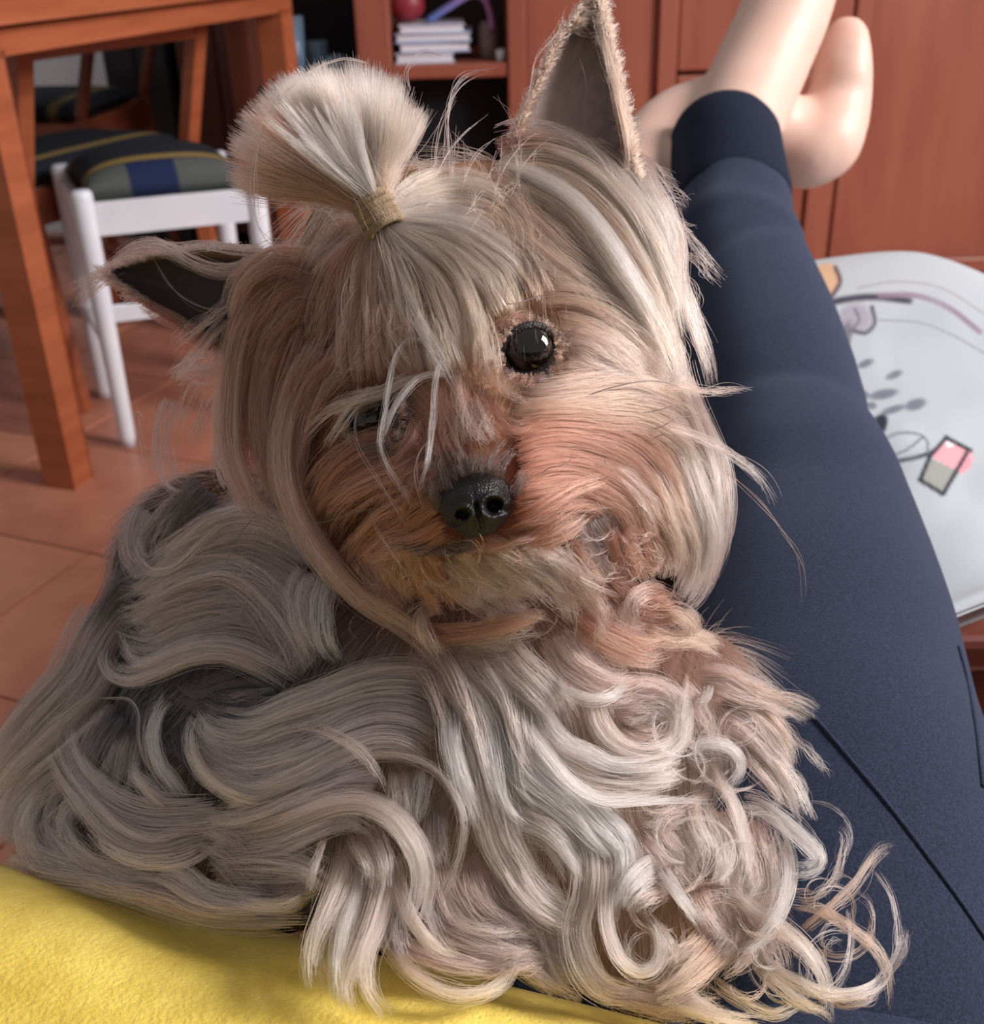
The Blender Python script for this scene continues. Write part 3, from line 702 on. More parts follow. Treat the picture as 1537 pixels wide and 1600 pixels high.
# ---- nose leather with two nostrils
M_NOSE, nt, b = mat_base('nose_leather'); set_in(b, Roughness=0.4, Specular_IOR_Level=0.42); N = nt.nodes; L = nt.links
b.inputs['Base Color'].default_value = rgba((15, 14, 16))
tc = N.new('ShaderNodeTexCoord'); vo = N.new('ShaderNodeTexVoronoi'); vo.inputs['Scale'].default_value = 1500; L.new(tc.outputs['Object'], vo.inputs['Vector'])
bp = N.new('ShaderNodeBump'); bp.inputs['Strength'].default_value = 0.55; bp.inputs['Distance'].default_value = 0.0006; bp.invert = True; L.new(vo.outputs['Distance'], bp.inputs['Height']); L.new(bp.outputs['Normal'], b.inputs['Normal'])
nc = W(745, 790, .3535); view = np.array([0, 0, CAM_H]) - nc; view /= np.linalg.norm(view)
cx_, cy_ = RM[:, 0], -RM[:, 1]
na = math.radians(15)
nx = cx_ * math.cos(na) + cy_ * math.sin(na); ny = cy_ * math.cos(na) - cx_ * math.sin(na); nz_ = np.cross(nx, ny)
if nz_ @ view < 0: nz_ = -nz_
seg, rings = 96, 64; NV = []; NF = []
for i in range(rings + 1):
    th = math.pi * i / rings
    for j in range(seg):
        ph = 2 * math.pi * j / seg
        u_, v_, w_ = math.sin(th) * math.cos(ph), math.sin(th) * math.sin(ph), math.cos(th)
        X_ = u_ * .0119 * (1 + .10 * v_ - .10 * max(0, -v_ - .3)); Y_ = v_ * .0102; Z_ = w_ * .0098 + .0012 * (v_ > 0) * v_
        if w_ > -0.2:
            for sx in (-1, 1):
                # round nostril with a slit running outwards
                q = math.hypot((X_ - sx * .0049) / (.0024 if sx > 0 else .0019), (Y_ + .0016) / (.0022 if sx > 0 else .0016)); dep = (.0058 if sx > 0 else .0036) * math.exp(-q ** 3)
                q2 = math.hypot((X_ - sx * .0078) / .0034, (Y_ + .0036) / .0010); dep2 = .0030 * math.exp(-q2 ** 2.5)
                rimq = .0011 * math.exp(-((q - 1.55) / .45) ** 2)
                Z_ += rimq - max(dep, dep2)
            Z_ -= .0012 * math.exp(-(X_ / .0007) ** 2) * (1 if Y_ < .001 else 0.2)
        NV.append(nc + nx * X_ + ny * Y_ + nz_ * Z_)
for i in range(rings):
    for j in range(seg):
        k = (j + 1) % seg; NF.append((i * seg + j, (i + 1) * seg + j, (i + 1) * seg + k, i * seg + k))
no = raw('nose', NV, NF, M_NOSE, dog, True); no['label'] = 'black leathery nose'

# ---- ears: curved shells, dark inside
def ear(pl, pr, tipd, cup, inner, name='ear'):
    """pl, pr: left and right outline from base to tip as (px, py, depth)."""
    n = 26; mcr = 18
    A_ = catmull(pl, n); B_ = catmull(pr, n); vs = []; fs = []; cols = []
    for side in (0, 1):
        for i in range(n):
            for j in range(mcr + 1):
                t = j / mcr; q = A_[i] * (1 - t) + B_[i] * t
                wpx = abs(B_[i][0] - A_[i][0]) + abs(B_[i][1] - A_[i][1])
                dd = q[2] + cup * math.sin(math.pi * t) * min(1, wpx / 120) + (0.0016 if side else 0)
                vs.append(W(q[0], q[1], dd))
                e_ = min(t, 1 - t)
                cin = (s2l(inner) * (1.15 - .80 * t + .22 * rng.rand())) if e_ > .07 else s2l((116, 88, 68))
                cols.append(s2l((150, 112, 82)) if side else cin)
        b0 = side * n * (mcr + 1)
        for i in range(n - 1):
            for j in range(mcr):
                q = (b0 + i * (mcr + 1) + j, b0 + i * (mcr + 1) + j + 1, b0 + (i + 1) * (mcr + 1) + j + 1, b0 + (i + 1) * (mcr + 1) + j)
                fs.append(q if side == 0 else q[::-1])
    S = n * (mcr + 1)
    for i in range(n - 1):
        for j in (0, mcr):
            a, b = i * (mcr + 1) + j, (i + 1) * (mcr + 1) + j
            fs.append((a, b, b + S, a + S) if j == 0 else (b, a, a + S, b + S))
    for j in range(mcr):
        a, b = j, j + 1; fs.append((b, a, a + S, b + S)); a, b = (n - 1) * (mcr + 1) + j, (n - 1) * (mcr + 1) + j + 1; fs.append((a, b, b + S, a + S))
    o = raw(name, vs, fs, None, dog, True); set_colors(o, np.array(cols)); o.data.materials.append(attr_mat('ear_skin', rough=0.6, spec=0.3, bump=0.4, bump_scale=700))
    o['label'] = 'pointed ear with dark grey inside'
    return o
earR_l = [(778, 300, .432), (800, 225, .430), (838, 130, .432), (880, 50, .436), (922, -4, .440)]
earR_r = [(1000, 330, .428), (984, 250, .424), (968, 170, .426), (950, 80, .432), (930, -8, .440)]
ear(earR_l, earR_r, .44, .012, (148, 130, 124))
earL_l = [(450, 420, .448), (400, 396, .450), (330, 388, .456), (250, 398, .464), (172, 421, .472)]
earL_r = [(430, 600, .452), (380, 570, .452), (310, 524, .458), (240, 478, .466), (174, 430, .472)]
ear(earL_l, earL_r, .47, .010, (52, 43, 42))

# ---- hair tie: five wraps of a khaki elastic
TIE = W(589, 332, .398)
t_img = np.array([-0.50, -0.87])                                          # along the tail in the picture
tdir = RM @ np.array([t_img[0], t_img[1], -0.12]); tdir /= np.linalg.norm(tdir)
M_TIE = noise_mat('khaki_elastic', (126, 106, 82), (152, 131, 104), 500, rough=0.85, bump=0.4, bump_scale=1500)
tie = empty('hair_tie', tuple(TIE)); tie.parent = dog
tx_, ty_, tz_ = frame_from(tdir, tuple(view))
for k in range(5):
    cc_ = np.array([0, 0, 0.0]) + tdir * (-.0052 + .0026 * k); tl = (k - 2) * .05
    pts = []
    for a in np.linspace(0, 2 * math.pi, 49):
        pts.append(cc_ + np.array(tx_) * math.cos(a) * .0062 + np.array(ty_) * math.sin(a) * .0062 + tdir * (.0006 * math.sin(a + k)))
    v, f = sweep(np.array(pts), np.full(49, .00165), 10, None, 1.0, tuple(tdir), False)
    me = bpy.data.meshes.new('elastic_loop'); me.from_pydata([tuple(map(float, q)) for q in v], [], f); me.materials.append(M_TIE)
    me.polygons.foreach_set('use_smooth', [True] * len(me.polygons))
    o = bpy.data.objects.new('elastic_loop', me); COL.objects.link(o); o.parent = tie
# ================================================================== hair
def hair_mat(name, rough=0.36, rrough=0.42):
    mt = bpy.data.materials.new(name); mt.use_nodes = True; nt = mt.node_tree; N = nt.nodes; L = nt.links
    N.remove(N['Principled BSDF']); h = N.new('ShaderNodeBsdfHairPrincipled')
    h.parametrization = 'COLOR'; h.model = 'CHIANG'
    a = N.new('ShaderNodeAttribute'); a.attribute_name = 'col'
    L.new(a.outputs['Color'], h.inputs['Color'])
    h.inputs['Roughness'].default_value = rough; h.inputs['Radial Roughness'].default_value = rrough
    h.inputs['Random Roughness'].default_value = 0.15
    h.inputs['Coat'].default_value = 0.0
    L.new(h.outputs[0], N['Material Output'].inputs['Surface'])
    return mt
M_HAIR = hair_mat('dog_hair')
NP = 14
class Hair:
    def __init__(s): s.P = []; s.C = []; s.R = []
    def add(s, P, C, R):
        s.P.append(P.astype(np.float32)); s.C.append(C.astype(np.float32)); s.R.append(R.astype(np.float32))
    def build(s, name, parent, label=None):
        P = np.concatenate(s.P); C = np.concatenate(s.C); R = np.concatenate(s.R); n = len(P)
        cu = bpy.data.hair_curves.new(name); cu.add_curves([NP] * n)
        cu.attributes['position'].data.foreach_set('vector', P.reshape(-1))
        ra = cu.attributes.get('radius') or cu.attributes.new('radius', 'FLOAT', 'POINT')
        ra.data.foreach_set('value', R.reshape(-1))
        ca_ = cu.attributes.new('col', 'FLOAT_COLOR', 'POINT')
        c4 = np.ones((n * NP, 4), np.float32); c4[:, :3] = C.reshape(-1, 3); ca_.data.foreach_set('color', c4.reshape(-1))
        cu.materials.append(M_HAIR)
        o = bpy.data.objects.new(name, cu); COL.objects.link(o); o.parent = parent
        if label: o['label'] = label
        return o
# style: root colour, tip colour, brightness spread, strands per pixel of width, frizz (m), radius (m)
STY = {
 'st': ((108, 91, 88), (152, 131, 126), .28, 1.7, .0012, .00008), 'si': ((152, 125, 119), (190, 161, 154), .24, 1.8, .0010, .00008),
 'cr': ((202, 144, 125), (222, 172, 155), .20, 1.8, .0011, .00008), 'wh': ((211, 173, 161), (229, 201, 193), .14, 1.8, .0010, .00008),
 'go': ((196, 123, 98), (216, 150, 126), .20, 1.8, .0012, .00008), 'ru': ((148, 80, 63), (179, 114, 95), .24, 1.8, .0013, .00008),
 'dk': ((36, 33, 37), (58, 53, 57), .30, 1.7, .0008, .00009), 'ta': ((154, 108, 94), (187, 143, 130), .22, 1.8, .0014, .00008),
 'br': ((96, 57, 45), (130, 82, 67), .24, 1.7, .0012, .00008), 'pk': ((190, 128, 111), (212, 157, 144), .20, 1.8, .0015, .00008),
 'bk': ((34, 29, 28), (62, 50, 46), .30, 1.5, .0012, .00008), 'fh': ((208, 138, 110), (227, 166, 139), .18, 1.8, .0010, .00008), 'lf': ((142, 86, 67), (172, 115, 95), .22, 1.8, .0011, .00008)}  # last style: browner, carries the shade of the head's left side as colour
def strands(H, C3, width_m, n, style, tipw=0.35, rootw=0.8, flat=0.55, tvar=0.22, frizz=1.0, rad=1.0):
    """C3: (K,3) centre line in world space; adds n strands around it."""
    c0, c1, var, _, fz, r0 = STY[style]; c0 = s2l(c0); c1 = s2l(c1)
    K = len(C3); T = np.gradient(C3, axis=0); T /= np.linalg.norm(T, axis=1)[:, None] + 1e-12
    V = np.array([0, 0, CAM_H]) - C3; V /= np.linalg.norm(V, axis=1)[:, None]
    N1 = np.cross(T, V); N1 /= np.linalg.norm(N1, axis=1)[:, None] + 1e-9; N2 = np.cross(N1, T)
    rr = np.sqrt(rng.rand(n)); aa = rng.rand(n) * 2 * np.pi; a = rr * np.cos(aa); b = rr * np.sin(aa) * flat
    t0 = rng.rand(n) * 0.06; t1 = 1 - rng.rand(n) ** 2 * tvar
    t = t0[:, None] + (t1 - t0)[:, None] * np.linspace(0, 1, NP)[None]
    idx = t * (K - 1); i0 = np.clip(idx.astype(int), 0, K - 2); fr = (idx - i0)[..., None]
    g = lambda A_: A_[i0] * (1 - fr) + A_[i0 + 1] * fr
    prof = np.interp(t, [0, .25, .6, 1], [rootw, 1, .85, tipw])
    tw = rng.randn(n) * 0.5
    wild = np.where(rng.rand(n) < .22, rng.uniform(1.3, 2.8, n), 1.0); a = a * wild; b = b * wild
    ca_, sa_ = np.cos(tw[:, None] * t), np.sin(tw[:, None] * t)
    a_t = a[:, None] * ca_ - b[:, None] * sa_; b_t = a[:, None] * sa_ * flat + b[:, None] * ca_
    ph = rng.rand(n, 1) * 6.28; fq = rng.uniform(2, 6, (n, 1)); ph2 = rng.rand(n, 1) * 6.28
    am = fz * frizz * rng.rand(n, 1) ** 2 * 1.6
    P = g(C3) + g(N1) * ((a_t * prof * width_m / 2 + am * np.sin(t * fq * 2 + ph) * (0.2 + t)))[..., None] + g(N2) * ((b_t * prof * width_m / 2 + am * np.sin(t * fq * 2 + ph2) * (0.2 + t)))[..., None]
    k = np.exp(rng.randn(n) * var)[:, None, None]; hue = rng.randn(n, 1, 1) * 0.04
    tt = t[..., None]
    Cc = (c0 * (1 - tt) + c1 * tt) * k; Cc = Cc * np.concatenate([1 + hue, np.ones_like(hue), 1 - hue], 2)
    R = r0 * rad * np.interp(t, [0, .1, .75, 1], [.8, 1, .9, .35]) * rng.uniform(.75, 1.2, (n, 1))
    H.add(P, np.clip(Cc, 0.004, 0.93), R)
KEYS = {'0': (0, 0, 1), 'L': (0, 900, 3.078), 'M': (400, 1050, 2.909), 'R': (780, 1050, 2.909), 'E': (1080, 950, 2.463), 'C': (400, 700, 3.4156),
        'F': (780, 560, 3.4156), 'H': (700, 150, 3.4156), 'G': (300, 300, 3.8425), 'A': (140, 720, 2.479), 'S': (100, 330, 3.2), 'T': (340, 80, 4.269)}
def guide(H, key, pts, style, w, m=1, sp=0, lift=4.0, tipw=0.35, dens=1.0, frizz=1.0, rootd=4.0, rad=1.0, tvar=.22, dep=None, tipd=None):
    """A lock family: m neighbouring locks about a guide (pts in picture coordinates of a crop), w and sp in pixels, lift in mm above the coat."""
    ox, oy, s = KEYS[key]
    p = np.array(pts, float) / s + np.array([ox, oy])
    K = 28; C2 = catmull(p, K); T = np.gradient(C2, axis=0); T /= np.linalg.norm(T, axis=1)[:, None] + 1e-9
    Nn = np.stack([-T[:, 1], T[:, 0]], 1); u = np.linspace(0, 1, K)
    for j in range(m):
        o0 = 0 if m == 1 else ((j + .5) / m * 2 - 1) + rng.uniform(-.5, .5) / m
        o1 = o0 * rng.uniform(.7, 1.1) + rng.uniform(-.25, .25) * (m > 1)
        off = sp * (o0 * (1 - u) + o1 * u) + rng.uniform(-1, 1) * sp * .25 * np.sin(u * 3.1 + rng.rand() * 6)
        Q = C2 + Nn * off[:, None]
        if m > 1:
            sa = rng.uniform(0, .10) if sp else 0; sb_ = 1 - rng.rand() ** 1.5 * .20; Q = np.stack([np.interp(sa + (sb_ - sa) * u, u, Q[:, i]) for i in (0, 1)], 1)
        dd = D(Q[:, 0], Q[:, 1]) if dep is None else np.interp(u, np.linspace(0, 1, len(dep)), dep)
        lf = lift * rng.uniform(.35, 1.25) + rng.uniform(-1.2, 1.2)
        dd = dd + (rootd * np.exp(-u * 9) - lf * np.sin(np.clip(u * 1.15, 0, 1) * np.pi * .62)) * .001
        if tipd is not None:
            k_ = np.clip((u - .45) / .55, 0, 1); k_ = k_ * k_ * (3 - 2 * k_); dd = dd * (1 - k_) + tipd * k_; Q = Q * (1 - k_ ** 3)[:, None] + p[-1] * (k_ ** 3)[:, None]
        C3 = WA(Q[:, 0], Q[:, 1], dd)
        ww = w * rng.uniform(.6, 1.2); n = int(max(3, ww * STY[style][3] * dens))
        strands(H, C3, ww / FPX * dd.mean(), n, style, tipw, .8, .55, tvar, frizz, rad)

# ---------------- base fur over the whole body
base_h = Hair()
tri = dog.data; tri.calc_loop_triangles()
ti = np.empty(len(tri.loop_triangles) * 3, np.int32); tri.loop_triangles.foreach_get('vertices', ti); ti = ti.reshape(-1, 3)
v0, v1, v2 = DV[ti[:, 0]], DV[ti[:, 1]], DV[ti[:, 2]]
fn = np.cross(v1 - v0, v2 - v0); ar = np.linalg.norm(fn, axis=1); fn /= ar[:, None] + 1e-12
NB = 36000
pick = rng.choice(len(ti), NB, p=ar / ar.sum()); r1 = np.sqrt(rng.rand(NB)); r2 = rng.rand(NB)
root = v0[pick] * (1 - r1)[:, None] + v1[pick] * (r1 * (1 - r2))[:, None] + v2[pick] * (r1 * r2)[:, None]; nn = fn[pick]
bx, by, bd = project(root)
nose3 = W(745, 790, .36); muz = np.linalg.norm(root - nose3, axis=1)
away = root - nose3; away /= np.linalg.norm(away, axis=1)[:, None] + 1e-9
facew = np.clip(1 - np.abs(muz - .0) / .095, 0, 1)[:, None]
grav = np.array([-.15, -.15, -1.0]); grav = np.tile(grav, (NB, 1))
flow = away * facew * 2 + grav * (1 - facew)
flow -= nn * np.sum(flow * nn, 1)[:, None]; flow /= np.linalg.norm(flow, axis=1)[:, None] + 1e-9
length = np.clip(.004 + (muz - .018) * .30, .0045, .024) * rng.uniform(.6, 1.25, NB)
length = np.where((bx < 430) | (by > 1330), length * .5, length)
eyed = np.minimum(np.hypot(bx - 826, by - 548), np.hypot(bx - 588, by - 655)); face_side = bd < .45
length = np.where((eyed < 75) & face_side, np.minimum(length, .0035), length)
keep = ~((eyed < 47) & face_side) & ~((np.hypot((bx - 745) / 52, (by - 795) / 44) < 1) & (bd < .39))
u = np.linspace(0, 1, NP)[None, :, None]
lift_ = .28 + .16 * (1 - facew)
P_ = root[:, None] + length[:, None, None] * (nn[:, None] * lift_[:, None] * (u * .9 - .42 * u * u) + flow[:, None] * (u * .55 + .55 * u * u)) + rng.randn(NB, 1, 3) * .0016 * u * np.clip(length / .012, .2, 1)[:, None, None]
cbase = under_color(bx, by)
nw = np.exp(-(((bx - 738) / 70) ** 2 + ((by - 740) / 62) ** 2) ** 1.5) * (bd < .41)
cbase = cbase * (1 - nw[:, None]) + s2l((46, 40, 38)) * nw[:, None]
nw = np.exp(-(eyed / 62) ** 4) * face_side
cbase = cbase * (1 - .8 * nw[:, None]) + s2l((40, 32, 32)) * .8 * nw[:, None]
Cc = cbase[:, None] * np.exp(rng.randn(NB) * .25)[:, None, None] * np.ones((1, NP, 1))
R_ = np.full((NB, NP), .00010) * np.interp(np.linspace(0, 1, NP), [0, .7, 1], [1, .8, .3])[None]
base_h.add(P_[keep], np.clip(Cc[keep], .004, .9), R_[keep])
base_h.build('undercoat', dog, 'short soft undercoat')
# ---------------- body coat: steel saddle on the flank, silver and cream waves
coat = Hair()
def gl(H, rows):
    for r in rows:
        guide(H, *r[:6], **(r[6] if len(r) > 6 else {}))
gl(coat, [
 ('A', [(180,430),(100,520),(40,620),(0,720)], 'dk', 22, 6, 20, dict(lift=0)),
 ('A', [(460,90),(400,160),(330,230),(310,310)], 'dk', 22, 6, 26, dict(lift=1)),
 ('A', [(520,160),(460,240),(400,300),(330,360)], 'dk', 20, 5, 20, dict(lift=0)),
 ('A', [(200,180),(170,280),(180,380),(240,440)], 'st', 20, 6, 20, dict(lift=2)),
 ('A', [(360,150),(280,230),(230,330),(250,430)], 'st', 16, 4, 20, dict(lift=2)),
 ('A', [(880,360),(760,280),(640,230),(500,250),(380,330),(260,420),(170,430)], 'si', 24, 9, 24),
 ('A', [(860,440),(740,360),(620,320),(480,340),(360,390),(250,450),(160,480)], 'st', 24, 8, 20),
 ('A', [(850,560),(720,440),(560,390),(420,400),(300,440),(190,520),(110,560)], 'si', 24, 9, 26),
 ('A', [(870,820),(790,650),(670,500),(530,420),(390,440),(270,490),(180,540)], 'si', 26, 9, 24, dict(lift=5)),
 ('A', [(800,700),(680,560),(540,520),(380,550),(230,600),(120,640)], 'st', 26, 9, 30),
 ('A', [(820,760),(700,620),(560,590),(420,620),(280,650),(160,640)], 'st', 24, 7, 24),
 ('A', [(870,420),(820,500),(830,620),(900,760)], 'si', 26, 6, 24, dict(lift=6)),
 ('A', [(905,430),(880,560),(900,700),(960,790)], 'wh', 20, 5, 18, dict(lift=9)),
 ('A', [(600,90),(520,230),(420,330),(330,410),(240,430),(170,350),(160,260)], 'cr', 6, 3, 9, dict(lift=10)),
 ('L', [(1385,180),(1250,60),(1100,20),(900,60),(700,110),(560,110)], 'st', 22, 7, 26),
 ('L', [(1385,330),(1200,200),(1000,150),(850,170),(700,230),(560,170)], 'st', 22, 8, 26),
 ('L', [(1385,400),(1230,280),(1050,240),(880,270),(700,330),(600,280)], 'st', 22, 7, 22),
 ('L', [(1385,560),(1250,520),(1100,530),(950,560),(850,510)], 'dk', 24, 8, 26, dict(lift=0)),  # dark strands, here and below, stand for shade in a coat hollow
 ('L', [(1385,640),(1250,690),(1100,700),(980,640),(900,580)], 'dk', 22, 8, 24, dict(lift=0)),
 ('L', [(1385,600),(1250,610),(1100,620),(980,590)], 'st', 12, 4, 20, dict(lift=2)),
 ('L', [(1420,530),(1250,430),(1080,370),(900,390),(760,450),(620,490),(530,460),(505,390),(530,330)], 'si', 22, 6, 14, dict(lift=9, tipw=.5)),
 ('L', [(1420,470),(1260,390),(1080,330),(920,340),(790,395),(700,420),(620,390),(590,310),(565,250)], 'si', 16, 5, 9, dict(lift=9, tipw=.3)),
 ('L', [(1385,750),(1280,790),(1130,800),(1000,760),(950,690),(920,650)], 'si', 18, 5, 12, dict(lift=7)),
 ('L', [(1385,860),(1250,900),(1100,880),(1000,820),(960,740)], 'st', 22, 7, 18),
 ('L', [(1385,960),(1200,980),(1080,950),(980,890)], 'si', 22, 7, 18),
 ('L', [(1385,820),(1250,850),(1120,850),(1010,790)], 'si', 16, 5, 14),
 ('L', [(1420,1010),(1250,1080),(1120,1050),(1000,970),(930,870),(910,760),(940,670)], 'cr', 18, 5, 9, dict(lift=10, tipw=.5)),
 ('L', [(900,1110),(830,1000),(760,900),(735,780),(760,660),(810,570),(805,520)], 'wh', 18, 5, 9, dict(lift=12, tipw=.3)),
 ('L', [(880,1130),(780,1080),(700,1010),(650,950),(660,880)], 'si', 22, 4, 9, dict(lift=10, tipw=.5)),
 ('L', [(780,1000),(700,900),(665,780),(660,660),(620,600),(540,590),(470,590)], 'cr', 5, 1, 0, dict(lift=13)),
 ('L', [(1100,1130),(1000,1150),(850,1160),(700,1150),(560,1100),(440,1010),(350,900),(310,800),(300,740)], 'si', 24, 7, 22, dict(lift=7)),
 ('L', [(1050,1210),(900,1250),(750,1290),(620,1260),(520,1190),(420,1080),(330,960),(260,820)], 'si', 24, 8, 20, dict(lift=9)),
 ('L', [(1040,1270),(920,1360),(770,1390),(640,1380),(530,1330),(460,1270),(380,1160)], 'cr', 11, 4, 10, dict(lift=12)),
 ('L', [(720,1420),(560,1420),(440,1390),(330,1310),(280,1230),(240,1150)], 'si', 20, 6, 18, dict(lift=9)),
 ('L', [(350,1420),(240,1380),(160,1300),(130,1200),(160,1100),(230,1030)], 'si', 16, 5, 18, dict(lift=9)),
 ('L', [(250,960),(150,1020),(80,1100),(40,1200),(20,1320)], 'si', 20, 7, 22, dict(lift=6)),
 ('L', [(420,980),(330,1080),(280,1200),(330,1330)], 'si', 20, 6, 24),
 ('L', [(560,110),(470,240),(400,380),(330,520),(220,640),(100,780),(0,950)], 'st', 26, 12, 34, dict(lift=2)),
 ('L', [(500,350),(430,500),(330,620),(200,760),(80,900),(-40,1030)], 'st', 26, 12, 30, dict(lift=4)),
 ('L', [(520,560),(420,650),(300,760),(180,880),(60,1000),(-40,1130)], 'si', 24, 9, 28, dict(lift=6)),
 ('L', [(560,640),(470,760),(420,860),(330,950),(200,1050),(80,1180),(20,1330)], 'st', 24, 9, 34, dict(lift=4)),
 ('L', [(600,640),(560,720),(500,820),(470,930)], 'dk', 22, 5, 18, dict(lift=1)),
 ('L', [(720,600),(700,720),(760,840),(860,900)], 'dk', 20, 5, 20, dict(lift=-1)),
 ('L', [(860,700),(880,820),(930,930)], 'dk', 18, 4, 14, dict(lift=-1)),
 ('L', [(640,760),(600,880),(560,1000),(520,1080)], 'st', 22, 6, 24, dict(lift=1)),
 ('L', [(1385,1500),(1250,1450),(1100,1330),(950,1280)], 'st', 24, 8, 26, dict(lift=1)),
 ('L', [(1385,1400),(1250,1330),(1130,1240),(1000,1230)], 'st', 22, 7, 24, dict(lift=1)),
 ('L', [(1385,1560),(1200,1570),(1000,1530),(850,1420),(700,1390)], 'si', 18, 6, 16, dict(lift=6)),
 ('L', [(1420,1590),(1150,1600),(930,1570),(770,1480),(620,1440)], 'cr', 12, 4, 12, dict(lift=8)),
 ('L', [(900,1420),(800,1480),(640,1480),(480,1440),(360,1440)], 'si', 20, 6, 16, dict(lift=4)),
 ('L', [(200,1340),(120,1390),(60,1400),(10,1380)], 'si', 18, 6, 22, dict(lift=2)), ('L', [(1500,1640),(1200,1640),(900,1600),(650,1520),(400,1460),(150,1430),(-20,1410)], 'si', 18, 8, 14, dict(lift=4)), ('L', [(1300,1640),(1000,1620),(700,1540),(450,1480),(200,1440)], 'ta', 14, 6, 12, dict(lift=8)), ('L', [(640,1400),(480,1420),(300,1400),(120,1330),(0,1250)], 'si', 18, 6, 20, dict(lift=5)), ('L', [(300,1300),(200,1390),(90,1420),(-20,1400)], 'ta', 16, 6, 20, dict(lift=4)),
 ('M', [(860,100),(760,40),(600,30),(450,60),(300,120),(150,170),(0,228),(-125,224),(-239,177)], 'si', 26, 9, 22, dict(lift=6)),
 ('M', [(850,200),(730,120),(560,100),(420,140),(280,210),(130,250),(0,305),(-96,325),(-218,285),(-265,215)], 'si', 26, 8, 18, dict(lift=5)),
 ('M', [(840,300),(720,220),(560,200),(400,250),(250,330),(100,380),(0,405),(-125,395),(-218,337),(-256,262)], 'si', 26, 8, 18, dict(lift=6)),
 ('M', [(830,400),(700,300),(540,290),(380,350),(230,430),(80,490),(0,515),(-143,480),(-239,410)], 'si', 26, 8, 20, dict(lift=5)),
 ('M', [(800,260),(680,170),(520,160),(370,210),(220,290),(60,340)], 'st', 10, 5, 20, dict(lift=1)),
 ('M', [(560,420),(400,450),(260,500),(120,560),(0,610),(-120,640),(-260,650)], 'si', 24, 7, 20),
 ('M', [(600,520),(450,520),(300,540),(150,600),(0,660),(-140,690)], 'st', 20, 6, 16, dict(lift=1)),
 ('M', [(0,290),(150,240),(330,280),(480,370),(570,500),(610,610)], 'cr', 9, 3, 7, dict(lift=11)),
 ('M', [(300,560),(400,430),(550,380),(700,390),(820,450),(900,560),(940,680),(920,830),(880,960),(820,1080)], 'cr', 9, 3, 6, dict(lift=11)),
 ('M', [(-220,740),(-80,735),(80,705),(300,620),(430,590),(560,620),(660,700),(730,810),(760,930),(740,1060),(700,1180)], 'cr', 24, 7, 14, dict(lift=10)),
 ('M', [(-200,820),(-60,810),(120,780),(260,720),(360,690),(450,690),(540,750)], 'si', 24, 6, 16, dict(lift=6)),
 ('M', [(-220,860),(-80,850),(120,860),(230,880),(330,960)], 'si', 24, 7, 30, dict(lift=3)),
 ('M', [(0,960),(120,980),(240,960),(330,900)], 'st', 20, 6, 24, dict(lift=1)),
 ('M', [(260,1000),(130,1060),(0,1060),(-140,1030)], 'cr', 12, 5, 12, dict(lift=6)),
 ('M', [(330,690),(290,820),(250,950),(220,1050)], 'cr', 8, 3, 6, dict(lift=13)),
 ('M', [(420,760),(380,950),(310,1120),(260,1260),(260,1400),(290,1490)], 'cr', 20, 5, 14, dict(lift=13)),
 ('M', [(470,780),(450,1000),(400,1200),(380,1350),(390,1500)], 'wh', 20, 5, 14, dict(lift=15)),
 ('M', [(560,760),(560,950),(510,1150),(450,1300),(400,1430),(430,1560)], 'cr', 18, 5, 12, dict(lift=14)),
 ('M', [(600,780),(600,960),(560,1140),(500,1300),(510,1450),(600,1580)], 'cr', 16, 4, 10, dict(lift=12)),
 ('M', [(480,700),(500,760),(540,860),(550,1000)], 'cr', 20, 5, 22, dict(lift=10)),
 ('M', [(620,820),(650,950),(690,1080),(750,1180),(840,1270),(930,1300)], 'cr', 18, 5, 10, dict(lift=10)),
 ('M', [(560,1150),(620,1260),(700,1360),(800,1430),(920,1470),(1060,1450),(1150,1390),(1190,1300)], 'cr', 16, 5, 9, dict(lift=10)),
 ('M', [(620,1000),(620,1120),(640,1230),(700,1330)], 'st', 18, 5, 18, dict(lift=0)),
 ('M', [(640,430),(650,560),(660,680)], 'cr', 14, 5, 14, dict(lift=3)), ('M', [(760,430),(740,560),(720,700)], 'wh', 14, 5, 14, dict(lift=4)),
 ('M', [(700,440),(690,560),(690,700)], 'si', 16, 4, 14, dict(lift=2)),
 ('M', [(820,620),(820,760),(840,900)], 'st', 22, 6, 16, dict(lift=0)),
])
coat.build('body_coat', dog, 'long wavy steel grey and silver coat on the flank')

